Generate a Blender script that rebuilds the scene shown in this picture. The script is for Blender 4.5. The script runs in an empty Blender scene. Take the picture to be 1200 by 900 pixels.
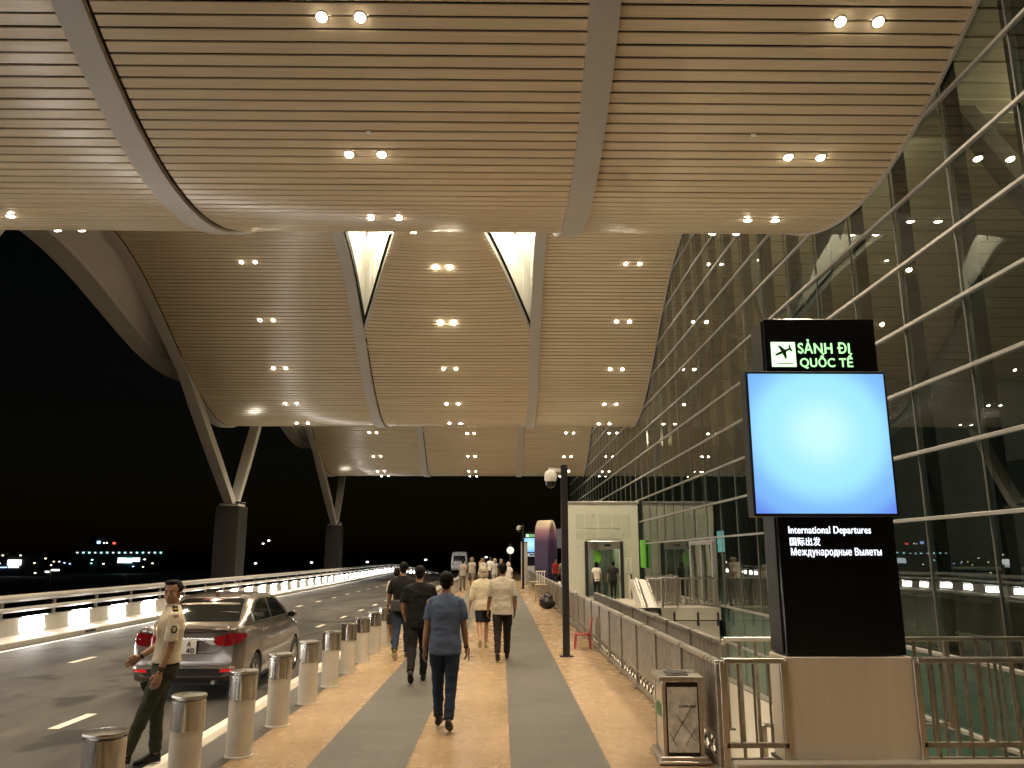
# Night at an airport departures kerb: wavy slatted canopy, glass facade, kerbside road.
import bpy, bmesh, math, random
from mathutils import Vector, Matrix, noise
from mathutils.geometry import delaunay_2d_cdt, interpolate_bezier
from mathutils.bvhtree import BVHTree

random.seed(7)
PI = math.pi
S = bpy.context.scene
COL = S.collection
H = 1.8                                    # eye height of the photographer


# ------------------------------------------------------------------ helpers
class MB:
    """collects shapes; build() links them as ONE mesh object"""
    def __init__(self):
        self.bm = bmesh.new()

    def box(self, cx, cy, cz, sx, sy, sz, bev=0.0, rot=None, seg=1):
        r = bmesh.ops.create_cube(self.bm, size=1.0)
        vs = r['verts']
        bmesh.ops.scale(self.bm, vec=(sx, sy, sz), verts=vs)
        if bev > 0:
            es = list({e for v in vs for e in v.link_edges})
            rb = bmesh.ops.bevel(self.bm, geom=es, offset=bev, segments=seg, affect='EDGES', profile=0.6)
            vs = list({v for f in rb['faces'] for v in f.verts} | {v for v in vs if v.is_valid})
        if rot is not None:
            bmesh.ops.rotate(self.bm, cent=(0, 0, 0), matrix=rot, verts=vs)
        bmesh.ops.translate(self.bm, vec=(cx, cy, cz), verts=vs)
        return self

    def bar(self, a, b, w, h, bev=0.0, up=(0, 0, 1)):
        a, b = Vector(a), Vector(b)
        d = b - a
        q = frame(d, up)
        c = (a + b) / 2
        return self.box(c.x, c.y, c.z, w, d.length, h, bev, q)

    def rings(self, rings, cap=True, closed=True):
        n = len(rings[0])
        rows = [[self.bm.verts.new(p) for p in r] for r in rings]
        for i in range(len(rows) - 1):
            for j in range(n if closed else n - 1):
                k = (j + 1) % n
                try:
                    self.bm.faces.new((rows[i][j], rows[i][k], rows[i + 1][k], rows[i + 1][j]))
                except ValueError:
                    pass
        if cap and closed:
            for row, flip in ((rows[0], True), (rows[-1], False)):
                try:
                    self.bm.faces.new(row[::-1] if flip else row)
                except ValueError:
                    pass
        return self

    def tube(self, pts, r, n=10, flat=1.0, cap=True, up=(0, 0, 1)):
        pts = [Vector(p) for p in pts]
        rs = list(r) if isinstance(r, (list, tuple)) else [r] * len(pts)
        out = []
        m = None
        for i, p in enumerate(pts):
            d = (pts[min(i + 1, len(pts) - 1)] - pts[max(i - 1, 0)]).normalized()
            if m is None:
                m = frame(d, up)
            else:                                  # carry the frame along without twisting
                m = m.col[1].rotation_difference(d).to_matrix() @ m
            out.append([p + m @ Vector((math.cos(2 * PI * k / n) * rs[i], 0, math.sin(2 * PI * k / n) * rs[i] * flat)) for k in range(n)])
        return self.rings(out, cap)

    def lathe(self, prof, n=24, c=(0, 0, 0), cap=True):
        c = Vector(c)
        return self.rings([[c + Vector((math.cos(2 * PI * k / n) * r, math.sin(2 * PI * k / n) * r, z)) for k in range(n)] for r, z in prof], cap)

    def ell(self, c, r, n=14, m=9, rot=None):
        c = Vector(c)
        rr = []
        for i in range(1, m):
            t = PI * i / m
            ring = []
            for k in range(n):
                v = Vector((math.sin(t) * math.cos(2 * PI * k / n) * r[0], math.sin(t) * math.sin(2 * PI * k / n) * r[1], -math.cos(t) * r[2]))
                ring.append(c + (rot @ v if rot is not None else v))
            rr.append(ring)
        return self.rings(rr)

    def prism(self, poly, to3, depth):
        """poly: 2-D outline, to3(u, v, d) -> 3-D point, extruded from d=0 to d=depth"""
        a = [self.bm.verts.new(to3(u, v, 0.0)) for u, v in poly]
        b = [self.bm.verts.new(to3(u, v, depth)) for u, v in poly]
        n = len(poly)
        self.bm.faces.new(a[::-1])
        self.bm.faces.new(b)
        for i in range(n):
            k = (i + 1) % n
            self.bm.faces.new((a[i], a[k], b[k], b[i]))
        return self

    def quad(self, a, b, c, d):
        self.bm.faces.new([self.bm.verts.new(p) for p in (a, b, c, d)])
        return self

    def grid(self, fn, us, vs):
        rows = [[self.bm.verts.new(fn(u, v)) for v in vs] for u in us]
        for i in range(len(us) - 1):
            for j in range(len(vs) - 1):
                self.bm.faces.new((rows[i][j], rows[i + 1][j], rows[i + 1][j + 1], rows[i][j + 1]))
        return self

    def build(self, name, mat, parent=None, smooth=False, loc=None, normals=True):
        me = bpy.data.meshes.new(name)
        if normals:
            bmesh.ops.recalc_face_normals(self.bm, faces=self.bm.faces)
        self.bm.to_mesh(me)
        self.bm.free()
        o = link_mesh(name, me, mat, parent, loc)
        if smooth is not False:
            ang = 0.7 if smooth is True else smooth
            me.shade_smooth()
            me.set_sharp_from_angle(angle=ang)
        return o


def link_mesh(name, me, mat, parent=None, loc=None):
    o = bpy.data.objects.new(name, me)
    COL.objects.link(o)
    if mat is not None:
        me.materials.append(mat)
    if parent is not None:
        o.parent = parent
    if loc is not None:
        o.location = loc
    return o


def frame(d, up=(0, 0, 1)):
    """matrix whose Y axis runs along d"""
    y = Vector(d).normalized()
    u = Vector(up)
    if abs(y.dot(u)) > 0.98:
        u = Vector((0, 1, 0)) if abs(y.y) < 0.9 else Vector((1, 0, 0))
    x = y.cross(u).normalized()
    z = x.cross(y)
    return Matrix((x, y, z)).transposed()


def RZ(a):
    return Matrix.Rotation(a, 3, 'Z')


def thing(name, label, cat, loc=(0, 0, 0), rz=0.0, group=None):
    o = bpy.data.objects.new(name, None)
    COL.objects.link(o)
    o.location = loc
    o.rotation_euler = (0, 0, rz)
    o.empty_display_size = 0.2
    return tag(o, label, cat, group)


def tag(o, label, cat, group=None):
    o['label'] = label
    o['category'] = cat
    if group:
        o['group'] = group
    return o


def struct(o):
    o['kind'] = 'structure'
    return o


def dup(root, loc, rz, label, group=None):
    """a thing, its parts and their sub-parts, copied with shared mesh data"""
    r = root.copy()
    COL.objects.link(r)
    r.location = loc
    r.rotation_euler = (0, 0, rz)
    r['label'] = label
    if group:
        r['group'] = group
    for ch in list(root.children):
        c = ch.copy()
        COL.objects.link(c)
        c.parent = r
        for g in list(ch.children):
            d = g.copy()
            COL.objects.link(d)
            d.parent = c
    return r


ORD = ['first', 'second', 'third', 'fourth', 'fifth', 'sixth', 'seventh', 'eighth', 'ninth', 'tenth', 'eleventh', 'twelfth', 'thirteenth', 'fourteenth', 'fifteenth', 'sixteenth', 'seventeenth', 'eighteenth']


# ------------------------------------------------------------------ materials
def mat(name, col, rough=0.5, metal=0.0, emit=None, strength=0.0, spec=0.5, var=0.0, vscale=3.0, bump=0.0, bscale=40.0, coat=0.0, rvar=0.0, stretch=None, detail=4):
    m = bpy.data.materials.new(name)
    m.use_nodes = True
    nt = m.node_tree
    p = nt.nodes['Principled BSDF']
    p.inputs['Base Color'].default_value = (*col, 1)
    p.inputs['Roughness'].default_value = rough
    p.inputs['Metallic'].default_value = metal
    p.inputs['Specular IOR Level'].default_value = spec
    p.inputs['Coat Weight'].default_value = coat
    p.inputs['Coat Roughness'].default_value = 0.08
    if emit is not None:
        p.inputs['Emission Color'].default_value = (*emit, 1)
        p.inputs['Emission Strength'].default_value = strength
    if var or bump or rvar:
        tc = nt.nodes.new('ShaderNodeTexCoord')
        vec = tc.outputs['Object']
        if stretch:
            mp = nt.nodes.new('ShaderNodeMapping')
            mp.inputs['Scale'].default_value = stretch
            nt.links.new(vec, mp.inputs['Vector'])
            vec = mp.outputs['Vector']
    if var or rvar:
        n = nt.nodes.new('ShaderNodeTexNoise')
        n.inputs['Scale'].default_value = vscale
        n.inputs['Detail'].default_value = detail
        n.inputs['Roughness'].default_value = 0.65
        nt.links.new(vec, n.inputs['Vector'])
    if var:
        mr = nt.nodes.new('ShaderNodeMapRange')
        mr.inputs['From Min'].default_value = 0.3
        mr.inputs['From Max'].default_value = 0.7
        mr.inputs['To Min'].default_value = 1 - var
        mr.inputs['To Max'].default_value = 1 + var
        nt.links.new(n.outputs['Fac'], mr.inputs['Value'])
        mx = nt.nodes.new('ShaderNodeVectorMath')
        mx.operation = 'SCALE'
        mx.inputs[0].default_value = col
        nt.links.new(mr.outputs['Result'], mx.inputs['Scale'])
        nt.links.new(mx.outputs['Vector'], p.inputs['Base Color'])
    if rvar:
        m2 = nt.nodes.new('ShaderNodeMapRange')
        m2.inputs['From Min'].default_value = 0.3
        m2.inputs['From Max'].default_value = 0.7
        m2.inputs['To Min'].default_value = max(0.02, rough - rvar)
        m2.inputs['To Max'].default_value = rough + rvar
        nt.links.new(n.outputs['Fac'], m2.inputs['Value'])
        nt.links.new(m2.outputs['Result'], p.inputs['Roughness'])
    if bump:
        nb = nt.nodes.new('ShaderNodeTexNoise')
        nb.inputs['Scale'].default_value = bscale
        nb.inputs['Detail'].default_value = 5
        nt.links.new(vec, nb.inputs['Vector'])
        bp = nt.nodes.new('ShaderNodeBump')
        bp.inputs['Strength'].default_value = bump
        bp.inputs['Distance'].default_value = 0.02
        nt.links.new(nb.outputs['Fac'], bp.inputs['Height'])
        nt.links.new(bp.outputs['Normal'], p.inputs['Normal'])
    return m


def nd(nt, typ, **kw):
    n = nt.nodes.new(typ)
    for k, v in kw.items():
        if k in n.inputs:
            n.inputs[k].default_value = v
        else:
            setattr(n, k, v)
    return n


def glass_mat(name, tint, ior=1.6, rough=0.0, extra=0.0):
    """pane: see-through tinted sheet with Fresnel mirror reflection"""
    m = bpy.data.materials.new(name)
    m.use_nodes = True
    nt = m.node_tree
    nt.nodes.remove(nt.nodes['Principled BSDF'])
    out = nt.nodes['Material Output']
    f0 = ((ior - 1) / (ior + 1)) ** 2
    geo = nd(nt, 'ShaderNodeNewGeometry')
    dt = nd(nt, 'ShaderNodeVectorMath', operation='DOT_PRODUCT')
    nt.links.new(geo.outputs['Normal'], dt.inputs[0])
    nt.links.new(geo.outputs['Incoming'], dt.inputs[1])
    ab = nd(nt, 'ShaderNodeMath', operation='ABSOLUTE')
    nt.links.new(dt.outputs['Value'], ab.inputs[0])
    om = nd(nt, 'ShaderNodeMath', operation='SUBTRACT')
    om.inputs[0].default_value = 1.0
    nt.links.new(ab.outputs[0], om.inputs[1])
    pw = nd(nt, 'ShaderNodeMath', operation='POWER')
    pw.inputs[1].default_value = 5.0
    nt.links.new(om.outputs[0], pw.inputs[0])
    ad = nd(nt, 'ShaderNodeMath', operation='MULTIPLY_ADD', use_clamp=True)
    ad.inputs[1].default_value = 1 - f0 * 2
    ad.inputs[2].default_value = f0 * 1.8 + extra      # both faces of the pane
    nt.links.new(pw.outputs[0], ad.inputs[0])
    tcn = nd(nt, 'ShaderNodeTexCoord')
    wn_ = nd(nt, 'ShaderNodeTexNoise', Scale=0.55, Detail=1.0)
    nt.links.new(tcn.outputs['Object'], wn_.inputs['Vector'])
    wb = nd(nt, 'ShaderNodeBump', Strength=0.35, Distance=0.012)
    nt.links.new(wn_.outputs['Fac'], wb.inputs['Height'])
    tr = nd(nt, 'ShaderNodeBsdfTransparent', Color=(*tint, 1))
    gl = nd(nt, 'ShaderNodeBsdfGlossy', Color=(0.9, 0.95, 0.92, 1), Roughness=rough)
    nt.links.new(wb.outputs[0], gl.inputs['Normal'])
    mx = nd(nt, 'ShaderNodeMixShader')
    nt.links.new(ad.outputs[0], mx.inputs[0])
    nt.links.new(tr.outputs[0], mx.inputs[1])
    nt.links.new(gl.outputs[0], mx.inputs[2])
    nt.links.new(mx.outputs[0], out.inputs[0])
    return m


def tan_floor_mat():
    m = mat('tan_terrazzo', (0.42, 0.27, 0.13), 0.3)
    nt = m.node_tree
    p = nt.nodes['Principled BSDF']
    tc = nd(nt, 'ShaderNodeTexCoord')
    geo = tc.outputs['Object']
    big = nd(nt, 'ShaderNodeTexNoise', Scale=0.55, Detail=2.0, Roughness=0.5)
    mid = nd(nt, 'ShaderNodeTexNoise', Scale=5.0, Detail=5.0, Roughness=0.7)
    for n in (big, mid):
        nt.links.new(geo, n.inputs['Vector'])
    br = nd(nt, 'ShaderNodeTexBrick', Scale=1.0)
    br.offset = 0.0
    br.inputs['Brick Width'].default_value = 0.9
    br.inputs['Row Height'].default_value = 0.9
    br.inputs['Mortar Size'].default_value = 0.004
    br.inputs['Color1'].default_value = (0.95, 0.95, 0.95, 1)
    br.inputs['Color2'].default_value = (1.05, 1.04, 1.02, 1)
    br.inputs['Mortar'].default_value = (0.8, 0.78, 0.74, 1)
    nt.links.new(geo, br.inputs['Vector'])
    cr = nd(nt, 'ShaderNodeValToRGB')
    cr.color_ramp.elements[0].position = 0.34
    cr.color_ramp.elements[0].color = (0.32, 0.22, 0.126, 1)
    cr.color_ramp.elements[1].position = 0.5
    cr.color_ramp.elements[1].color = (0.41, 0.288, 0.172, 1)
    nt.links.new(big.outputs['Fac'], cr.inputs[0])
    m1 = nd(nt, 'ShaderNodeMixRGB', blend_type='MULTIPLY', Fac=1.0)
    nt.links.new(cr.outputs[0], m1.inputs[1])
    nt.links.new(br.outputs['Color'], m1.inputs[2])
    nt.links.new(m1.outputs[0], p.inputs['Base Color'])
    rr = nd(nt, 'ShaderNodeMapRange')
    rr.inputs['From Min'].default_value = 0.35
    rr.inputs['From Max'].default_value = 0.65
    rr.inputs['To Min'].default_value = 0.22
    rr.inputs['To Max'].default_value = 0.30
    nt.links.new(mid.outputs['Fac'], rr.inputs['Value'])
    nt.links.new(rr.outputs[0], p.inputs['Roughness'])
    return m


def grey_strip_mat():
    m = mat('grey_flamed_stone', (0.15, 0.14, 0.125), 0.62)
    nt = m.node_tree
    p = nt.nodes['Principled BSDF']
    tc = nd(nt, 'ShaderNodeTexCoord')
    big = nd(nt, 'ShaderNodeTexNoise', Scale=0.8, Detail=5.0, Roughness=0.62)
    nt.links.new(tc.outputs['Object'], big.inputs['Vector'])
    br = nd(nt, 'ShaderNodeTexBrick', Scale=1.0)
    br.offset = 0.5
    br.inputs['Brick Width'].default_value = 0.45
    br.inputs['Row Height'].default_value = 0.3
    br.inputs['Mortar Size'].default_value = 0.003
    br.inputs['Color1'].default_value = (0.88, 0.88, 0.88, 1)
    br.inputs['Color2'].default_value = (1.1, 1.1, 1.1, 1)
    br.inputs['Mortar'].default_value = (0.6, 0.6, 0.6, 1)
    nt.links.new(tc.outputs['Object'], br.inputs['Vector'])
    cr = nd(nt, 'ShaderNodeValToRGB')
    cr.color_ramp.elements[0].position = 0.3
    cr.color_ramp.elements[0].color = (0.062, 0.056, 0.047, 1)
    cr.color_ramp.elements[1].position = 0.65
    cr.color_ramp.elements[1].color = (0.10, 0.091, 0.078, 1)
    nt.links.new(big.outputs['Fac'], cr.inputs[0])
    m1 = nd(nt, 'ShaderNodeMixRGB', blend_type='MULTIPLY', Fac=1.0)
    nt.links.new(cr.outputs[0], m1.inputs[1])
    nt.links.new(br.outputs['Color'], m1.inputs[2])
    nt.links.new(m1.outputs[0], p.inputs['Base Color'])
    wv = nd(nt, 'ShaderNodeTexWave', Scale=14.0, Distortion=0.3)
    wv.bands_direction = 'Y'
    nt.links.new(tc.outputs['Object'], wv.inputs['Vector'])
    bp = nd(nt, 'ShaderNodeBump', Strength=0.25, Distance=0.004)
    nt.links.new(wv.outputs['Fac'], bp.inputs['Height'])
    nt.links.new(bp.outputs[0], p.inputs['Normal'])
    return m


def asphalt_mat():
    m = mat('asphalt', (0.05, 0.047, 0.043), 0.75, spec=0.2)
    nt = m.node_tree
    p = nt.nodes['Principled BSDF']
    tc = nd(nt, 'ShaderNodeTexCoord')
    mp = nd(nt, 'ShaderNodeMapping')
    mp.inputs['Scale'].default_value = (1.0, 0.22, 1.0)
    nt.links.new(tc.outputs['Object'], mp.inputs['Vector'])
    big = nd(nt, 'ShaderNodeTexNoise', Scale=1.1, Detail=6.0, Roughness=0.65)
    nt.links.new(mp.outputs[0], big.inputs['Vector'])
    fine = nd(nt, 'ShaderNodeTexNoise', Scale=120.0, Detail=2.0)
    nt.links.new(tc.outputs['Object'], fine.inputs['Vector'])
    oil = nd(nt, 'ShaderNodeTexNoise', Scale=0.9, Detail=2.0)
    nt.links.new(tc.outputs['Object'], oil.inputs['Vector'])
    cr = nd(nt, 'ShaderNodeValToRGB')
    e = cr.color_ramp.elements
    e[0].position, e[0].color = 0.38, (0.034, 0.032, 0.029, 1)
    e[1].position, e[1].color = 0.64, (0.10, 0.092, 0.08, 1)
    nt.links.new(big.outputs['Fac'], cr.inputs[0])
    oc = nd(nt, 'ShaderNodeMapRange')
    oc.inputs['From Min'].default_value = 0.6
    oc.inputs['From Max'].default_value = 0.66
    oc.inputs['To Min'].default_value = 1.0
    oc.inputs['To Max'].default_value = 0.35
    nt.links.new(oil.outputs['Fac'], oc.inputs['Value'])
    fm = nd(nt, 'ShaderNodeMapRange')
    fm.inputs['To Min'].default_value = 0.65
    fm.inputs['To Max'].default_value = 1.35
    nt.links.new(fine.outputs['Fac'], fm.inputs['Value'])
    mu = nd(nt, 'ShaderNodeMath', operation='MULTIPLY')
    nt.links.new(oc.outputs[0], mu.inputs[0])
    nt.links.new(fm.outputs[0], mu.inputs[1])
    m1 = nd(nt, 'ShaderNodeMixRGB', blend_type='MULTIPLY', Fac=1.0)
    nt.links.new(cr.outputs[0], m1.inputs[1])
    nt.links.new(mu.outputs[0], m1.inputs[2])
    nt.links.new(m1.outputs[0], p.inputs['Base Color'])
    rr = nd(nt, 'ShaderNodeMapRange')
    rr.inputs['To Min'].default_value = 0.5
    rr.inputs['To Max'].default_value = 0.8
    nt.links.new(big.outputs['Fac'], rr.inputs['Value'])
    nt.links.new(rr.outputs[0], p.inputs['Roughness'])
    bp = nd(nt, 'ShaderNodeBump', Strength=0.4, Distance=0.006)
    nt.links.new(fine.outputs['Fac'], bp.inputs['Height'])
    nt.links.new(bp.outputs[0], p.inputs['Normal'])
    return m


def slat_mat():
    """wood-look metal strips: small tone change from strip to strip, faint long grain"""
    m = mat('wood_look_slat', (0.55, 0.43, 0.28), 0.23, spec=0.75)
    nt = m.node_tree
    p = nt.nodes['Principled BSDF']
    tc = nd(nt, 'ShaderNodeTexCoord')
    mp = nd(nt, 'ShaderNodeMapping')
    mp.inputs['Scale'].default_value = (0.35, 5.2, 5.2)
    nt.links.new(tc.outputs['Object'], mp.inputs['Vector'])
    n1 = nd(nt, 'ShaderNodeTexNoise', Scale=1.0, Detail=3.0)
    nt.links.new(mp.outputs[0], n1.inputs['Vector'])
    mp2 = nd(nt, 'ShaderNodeMapping')
    mp2.inputs['Scale'].default_value = (1.5, 60, 60)
    nt.links.new(tc.outputs['Object'], mp2.inputs['Vector'])
    n2 = nd(nt, 'ShaderNodeTexNoise', Scale=1.0, Detail=3.0)
    nt.links.new(mp2.outputs[0], n2.inputs['Vector'])
    ad = nd(nt, 'ShaderNodeMath', operation='ADD')
    nt.links.new(n1.outputs['Fac'], ad.inputs[0])
    nt.links.new(n2.outputs['Fac'], ad.inputs[1])
    cr = nd(nt, 'ShaderNodeValToRGB')
    e = cr.color_ramp.elements
    e[0].position, e[0].color = 0.35, (0.64, 0.52, 0.35, 1)
    e[1].position, e[1].color = 0.65, (0.77, 0.65, 0.455, 1)
    hf = nd(nt, 'ShaderNodeMath', operation='MULTIPLY')
    hf.inputs[1].default_value = 0.5
    nt.links.new(ad.outputs[0], hf.inputs[0])
    nt.links.new(hf.outputs[0], cr.inputs[0])
    nt.links.new(cr.outputs[0], p.inputs['Base Color'])
    return m


def brushed(name, col, rough=0.32, axis=(1, 1, 40)):
    return mat(name, col, rough, 1.0, var=0.08, vscale=1.5, stretch=axis, rvar=0.08)


M = {}
M['tan'] = tan_floor_mat()
M['strip'] = grey_strip_mat()
M['asphalt'] = asphalt_mat()
M['slat'] = slat_mat()
M['gap'] = mat('ceiling_void', (0.006, 0.005, 0.004), 0.9)
M['rib'] = mat('light_grey_paint', (0.52, 0.5, 0.46), 0.42, var=0.05, vscale=0.7)
M['soffit'] = mat('grey_soffit_paint', (0.5, 0.47, 0.43), 0.5, var=0.05, vscale=0.5)
M['white_line'] = mat('road_paint', (0.72, 0.68, 0.6), 0.6, var=0.16, vscale=6, bump=0.2)
M['kerb'] = mat('pale_kerb_stone', (0.45, 0.41, 0.34), 0.6, var=0.12, vscale=2.5, bump=0.1)
M['conc'] = mat('pale_concrete', (0.5, 0.47, 0.42), 0.65, var=0.12, vscale=1.6, bump=0.15, bscale=25)
M['drain'] = mat('dark_gutter_stone', (0.075, 0.07, 0.062), 0.6, var=0.2, vscale=4, bump=0.15)
M['dark_gran'] = mat('dark_granite', (0.045, 0.043, 0.04), 0.28, var=0.25, vscale=18)
M['steel'] = brushed('brushed_steel', (0.6, 0.58, 0.54), 0.3, (1, 1, 0.05))
M['bollard'] = mat('pale_bollard_concrete', (0.62, 0.57, 0.49), 0.6, var=0.1, vscale=4, bump=0.15, bscale=40)
M['plate'] = mat('pale_steel_plate', (0.80, 0.73, 0.63), 0.36, 0.12, var=0.06, vscale=1.5, stretch=(3, 3, 0.2))
M['spandrel'] = mat('teal_grey_spandrel', (0.40, 0.50, 0.47), 0.3, var=0.1, vscale=0.6)
M['steel_v'] = brushed('brushed_steel_bollard', (0.62, 0.6, 0.56), 0.17, (30, 30, 0.2))
M['steel_dull'] = mat('dull_galvanised_steel', (0.36, 0.335, 0.29), 0.42, 0.7, var=0.3, vscale=9)
M['alu'] = mat('anodised_aluminium', (0.38, 0.372, 0.35), 0.4, 0.35, var=0.04, vscale=2)
M['dark_metal'] = mat('dark_steel', (0.03, 0.03, 0.03), 0.45, 0.3)
M['black'] = mat('black_gloss_panel', (0.008, 0.008, 0.009), 0.18, var=0.2, vscale=3)
M['black_matt'] = mat('black_plastic', (0.012, 0.012, 0.012), 0.5)
M['rubber'] = mat('black_rubber', (0.018, 0.018, 0.018), 0.7)
M['white_wall'] = mat('warm_white_plaster', (0.62, 0.57, 0.48), 0.7, var=0.06, vscale=1.0)
M['white_panel'] = mat('white_panel', (0.78, 0.76, 0.7), 0.45)
M['hall'] = mat('hall_grey', (0.2, 0.215, 0.205), 0.6, var=0.15, vscale=0.5)
M['hall_floor'] = mat('hall_floor_stone', (0.22, 0.21, 0.19), 0.2, var=0.1, vscale=1)
M['truss'] = mat('grey_truss_paint', (0.16, 0.16, 0.15), 0.45)
M['seam'] = mat('facade_seam', (0.17, 0.17, 0.16), 0.5)
M['mullion'] = mat('dark_mullion_paint', (0.055, 0.058, 0.056), 0.5)
M['glass'] = glass_mat('facade_glass', (0.50, 0.60, 0.56), 1.62)
M['frost'] = mat('frosted_pale_glass', (0.58, 0.59, 0.50), 0.35, var=0.04, vscale=1.2)
M['clear'] = glass_mat('lift_glass', (0.6, 0.68, 0.6), 1.5)
M['bulb'] = mat('downlight_bulb', (1, 1, 1), 0.4, emit=(1.0, 0.86, 0.66), strength=60)
M['bulb_dim'] = mat('interior_downlight_bulb', (1, 1, 1), 0.4, emit=(1.0, 0.88, 0.7), strength=22)
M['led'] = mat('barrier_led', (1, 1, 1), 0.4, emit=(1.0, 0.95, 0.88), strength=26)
M['flood'] = mat('flood_lens', (1, 1, 1), 0.4, emit=(1.0, 0.9, 0.72), strength=30)
M['flood_soft'] = mat('bulkhead_lens', (1, 1, 1), 0.4, emit=(1.0, 0.9, 0.72), strength=6)
M['ground'] = mat('dark_scrub_ground', (0.03, 0.032, 0.026), 0.95, var=0.4, vscale=0.05, bump=0.3, bscale=0.6)

# ------------------------------------------------------------------ people
def remesh(mb, voxel, smooth=4, wr=0.0, wscale=9.0, seed=0.0):
    me = bpy.data.meshes.new('tmp')
    bmesh.ops.recalc_face_normals(mb.bm, faces=mb.bm.faces)
    mb.bm.to_mesh(me)
    mb.bm.free()
    o = bpy.data.objects.new('tmp', me)
    COL.objects.link(o)
    m = o.modifiers.new('r', 'REMESH')
    m.mode = 'VOXEL'
    m.voxel_size = voxel
    if smooth:
        s = o.modifiers.new('s', 'SMOOTH')
        s.factor = 0.5
        s.iterations = smooth
    dg = bpy.context.evaluated_depsgraph_get()
    res = bpy.data.meshes.new_from_object(o.evaluated_get(dg))
    bpy.data.objects.remove(o)
    bpy.data.meshes.remove(me)
    if wr:
        ns = [v.normal.copy() for v in res.vertices]
        for v, nn in zip(res.vertices, ns):
            q = Vector((v.co.x * 0.8, v.co.y * 0.8, v.co.z * 1.5)) * wscale + Vector((seed, seed * 2, 0))
            a = noise.noise(q) + 0.5 * noise.noise(q * 2.1)
            f = 1 - abs(noise.noise(q * 0.7 + Vector((3, 1, 7)))) * 2.2
            v.co += nn * (wr * a + wr * 0.9 * max(0, f) ** 3)
    me2 = res
    me2.shade_smooth()
    return me2


def join_mesh(me, mb):
    bm = bmesh.new()
    bm.from_mesh(me)
    bmesh.ops.recalc_face_normals(mb.bm, faces=mb.bm.faces)
    t = bpy.data.meshes.new('t')
    mb.bm.to_mesh(t)
    bm.from_mesh(t)
    bm.to_mesh(me)
    bm.free()
    mb.bm.free()
    bpy.data.meshes.remove(t)
    me.shade_smooth()
    return me


SKIN = {}


def skin_mat(c):
    if c not in SKIN:
        m = mat('skin', c, 0.5, var=0.07, vscale=14)
        m.node_tree.nodes['Principled BSDF'].inputs['Subsurface Weight'].default_value = 0.08
        m.node_tree.nodes['Principled BSDF'].inputs['Subsurface Radius'].default_value = (0.02, 0.008, 0.004)
        SKIN[c] = m
    return SKIN[c]


CLOTH = {}


def cloth(c, rough=0.85):
    if c not in CLOTH:
        CLOTH[c] = mat('cloth', c, rough, var=0.05, vscale=30, bump=0.2, bscale=160, spec=0.2)
    return CLOTH[c]


def leg_pts(s, hip, hipflex, knee, splay=-0.02):
    a = math.radians(hipflex)
    b = math.radians(hipflex - knee)
    h = Vector(hip)
    k = h + Vector((s * splay * 0.3, math.sin(a) * 0.425, -math.cos(a) * 0.425))
    an = k + Vector((s * splay * 0.3, math.sin(b) * 0.40, -math.cos(b) * 0.40))
    return h, k, an, b


def arm_pts(s, sh, flex, abd, elbow, twist=0.0):
    """flex forward, abd outward, elbow bend (deg); twist turns the bent forearm inward"""
    f, ab = math.radians(flex), math.radians(abd)
    d = Vector((s * math.sin(ab), math.sin(f) * math.cos(ab), -math.cos(f) * math.cos(ab))).normalized()
    e = Vector(sh) + d * 0.285
    fw = Vector((0, math.cos(f), math.sin(f)))
    tw = math.radians(twist)
    side = Vector((-s, 0, 0))
    bend = (fw * math.cos(tw) + side * math.sin(tw)).normalized()
    eb = math.radians(elbow)
    d2 = (d * math.cos(eb) + bend * math.sin(eb)).normalized()
    w = e + d2 * 0.245
    return Vector(sh), e, w, d2, bend


def hand(mb, w, d, fw, s, curl=0.5, scale=1.0, n=7):
    """palm, four bent fingers of unequal length, thumb off the side of the palm; fw = thumb side"""
    d = d.normalized()
    fw = (fw - d * fw.dot(d))
    fw = fw.normalized() if fw.length > 0.05 else Vector((0, 1, 0))
    inn = d.cross(fw) * (1 if s > 0 else -1)
    inn = inn if inn.dot(Vector((-s, 0, 0))) > 0 else -inn
    S_ = scale
    rr = []
    for t, wd, th in ((-0.03, 0.024, 0.020), (0.0, 0.028, 0.019), (0.03, 0.038, 0.016), (0.07, 0.042, 0.014), (0.09, 0.040, 0.011)):
        c = w + d * t * S_ + inn * 0.004
        rr.append([c + fw * math.cos(2 * PI * k / 10) * wd * S_ + inn * math.sin(2 * PI * k / 10) * th * S_ for k in range(10)])
    mb.rings(rr)
    for j, (o, L) in enumerate(((0.030, 0.070), (0.0105, 0.079), (-0.0095, 0.074), (-0.029, 0.058))):
        p = w + (d * 0.082 + fw * o) * S_ + inn * 0.004
        pts, a, dd = [p], 0.0, (d + fw * o * 1.6).normalized()
        for q, fr in enumerate((0.45, 0.32, 0.23)):
            a += curl * (0.55, 0.75, 0.6)[q] * (1 + 0.12 * j)
            pts.append(pts[-1] + (dd * math.cos(a) + inn * math.sin(a)) * L * fr * S_)
        mb.tube(pts, [0.0088 * S_, 0.0084 * S_, 0.0076 * S_, 0.0062 * S_], n)
    p = w + (d * 0.022 + fw * 0.030) * S_ + inn * 0.006
    pts = [p - fw * 0.012, p + (d * 0.014 + fw * 0.018 + inn * 0.004) * S_, p + (d * 0.042 + fw * 0.026 + inn * 0.014) * S_, p + (d * 0.066 + fw * 0.022 + inn * 0.026) * S_]
    mb.tube(pts, [0.013 * S_, 0.012 * S_, 0.0095 * S_, 0.0075 * S_], n)


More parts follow.
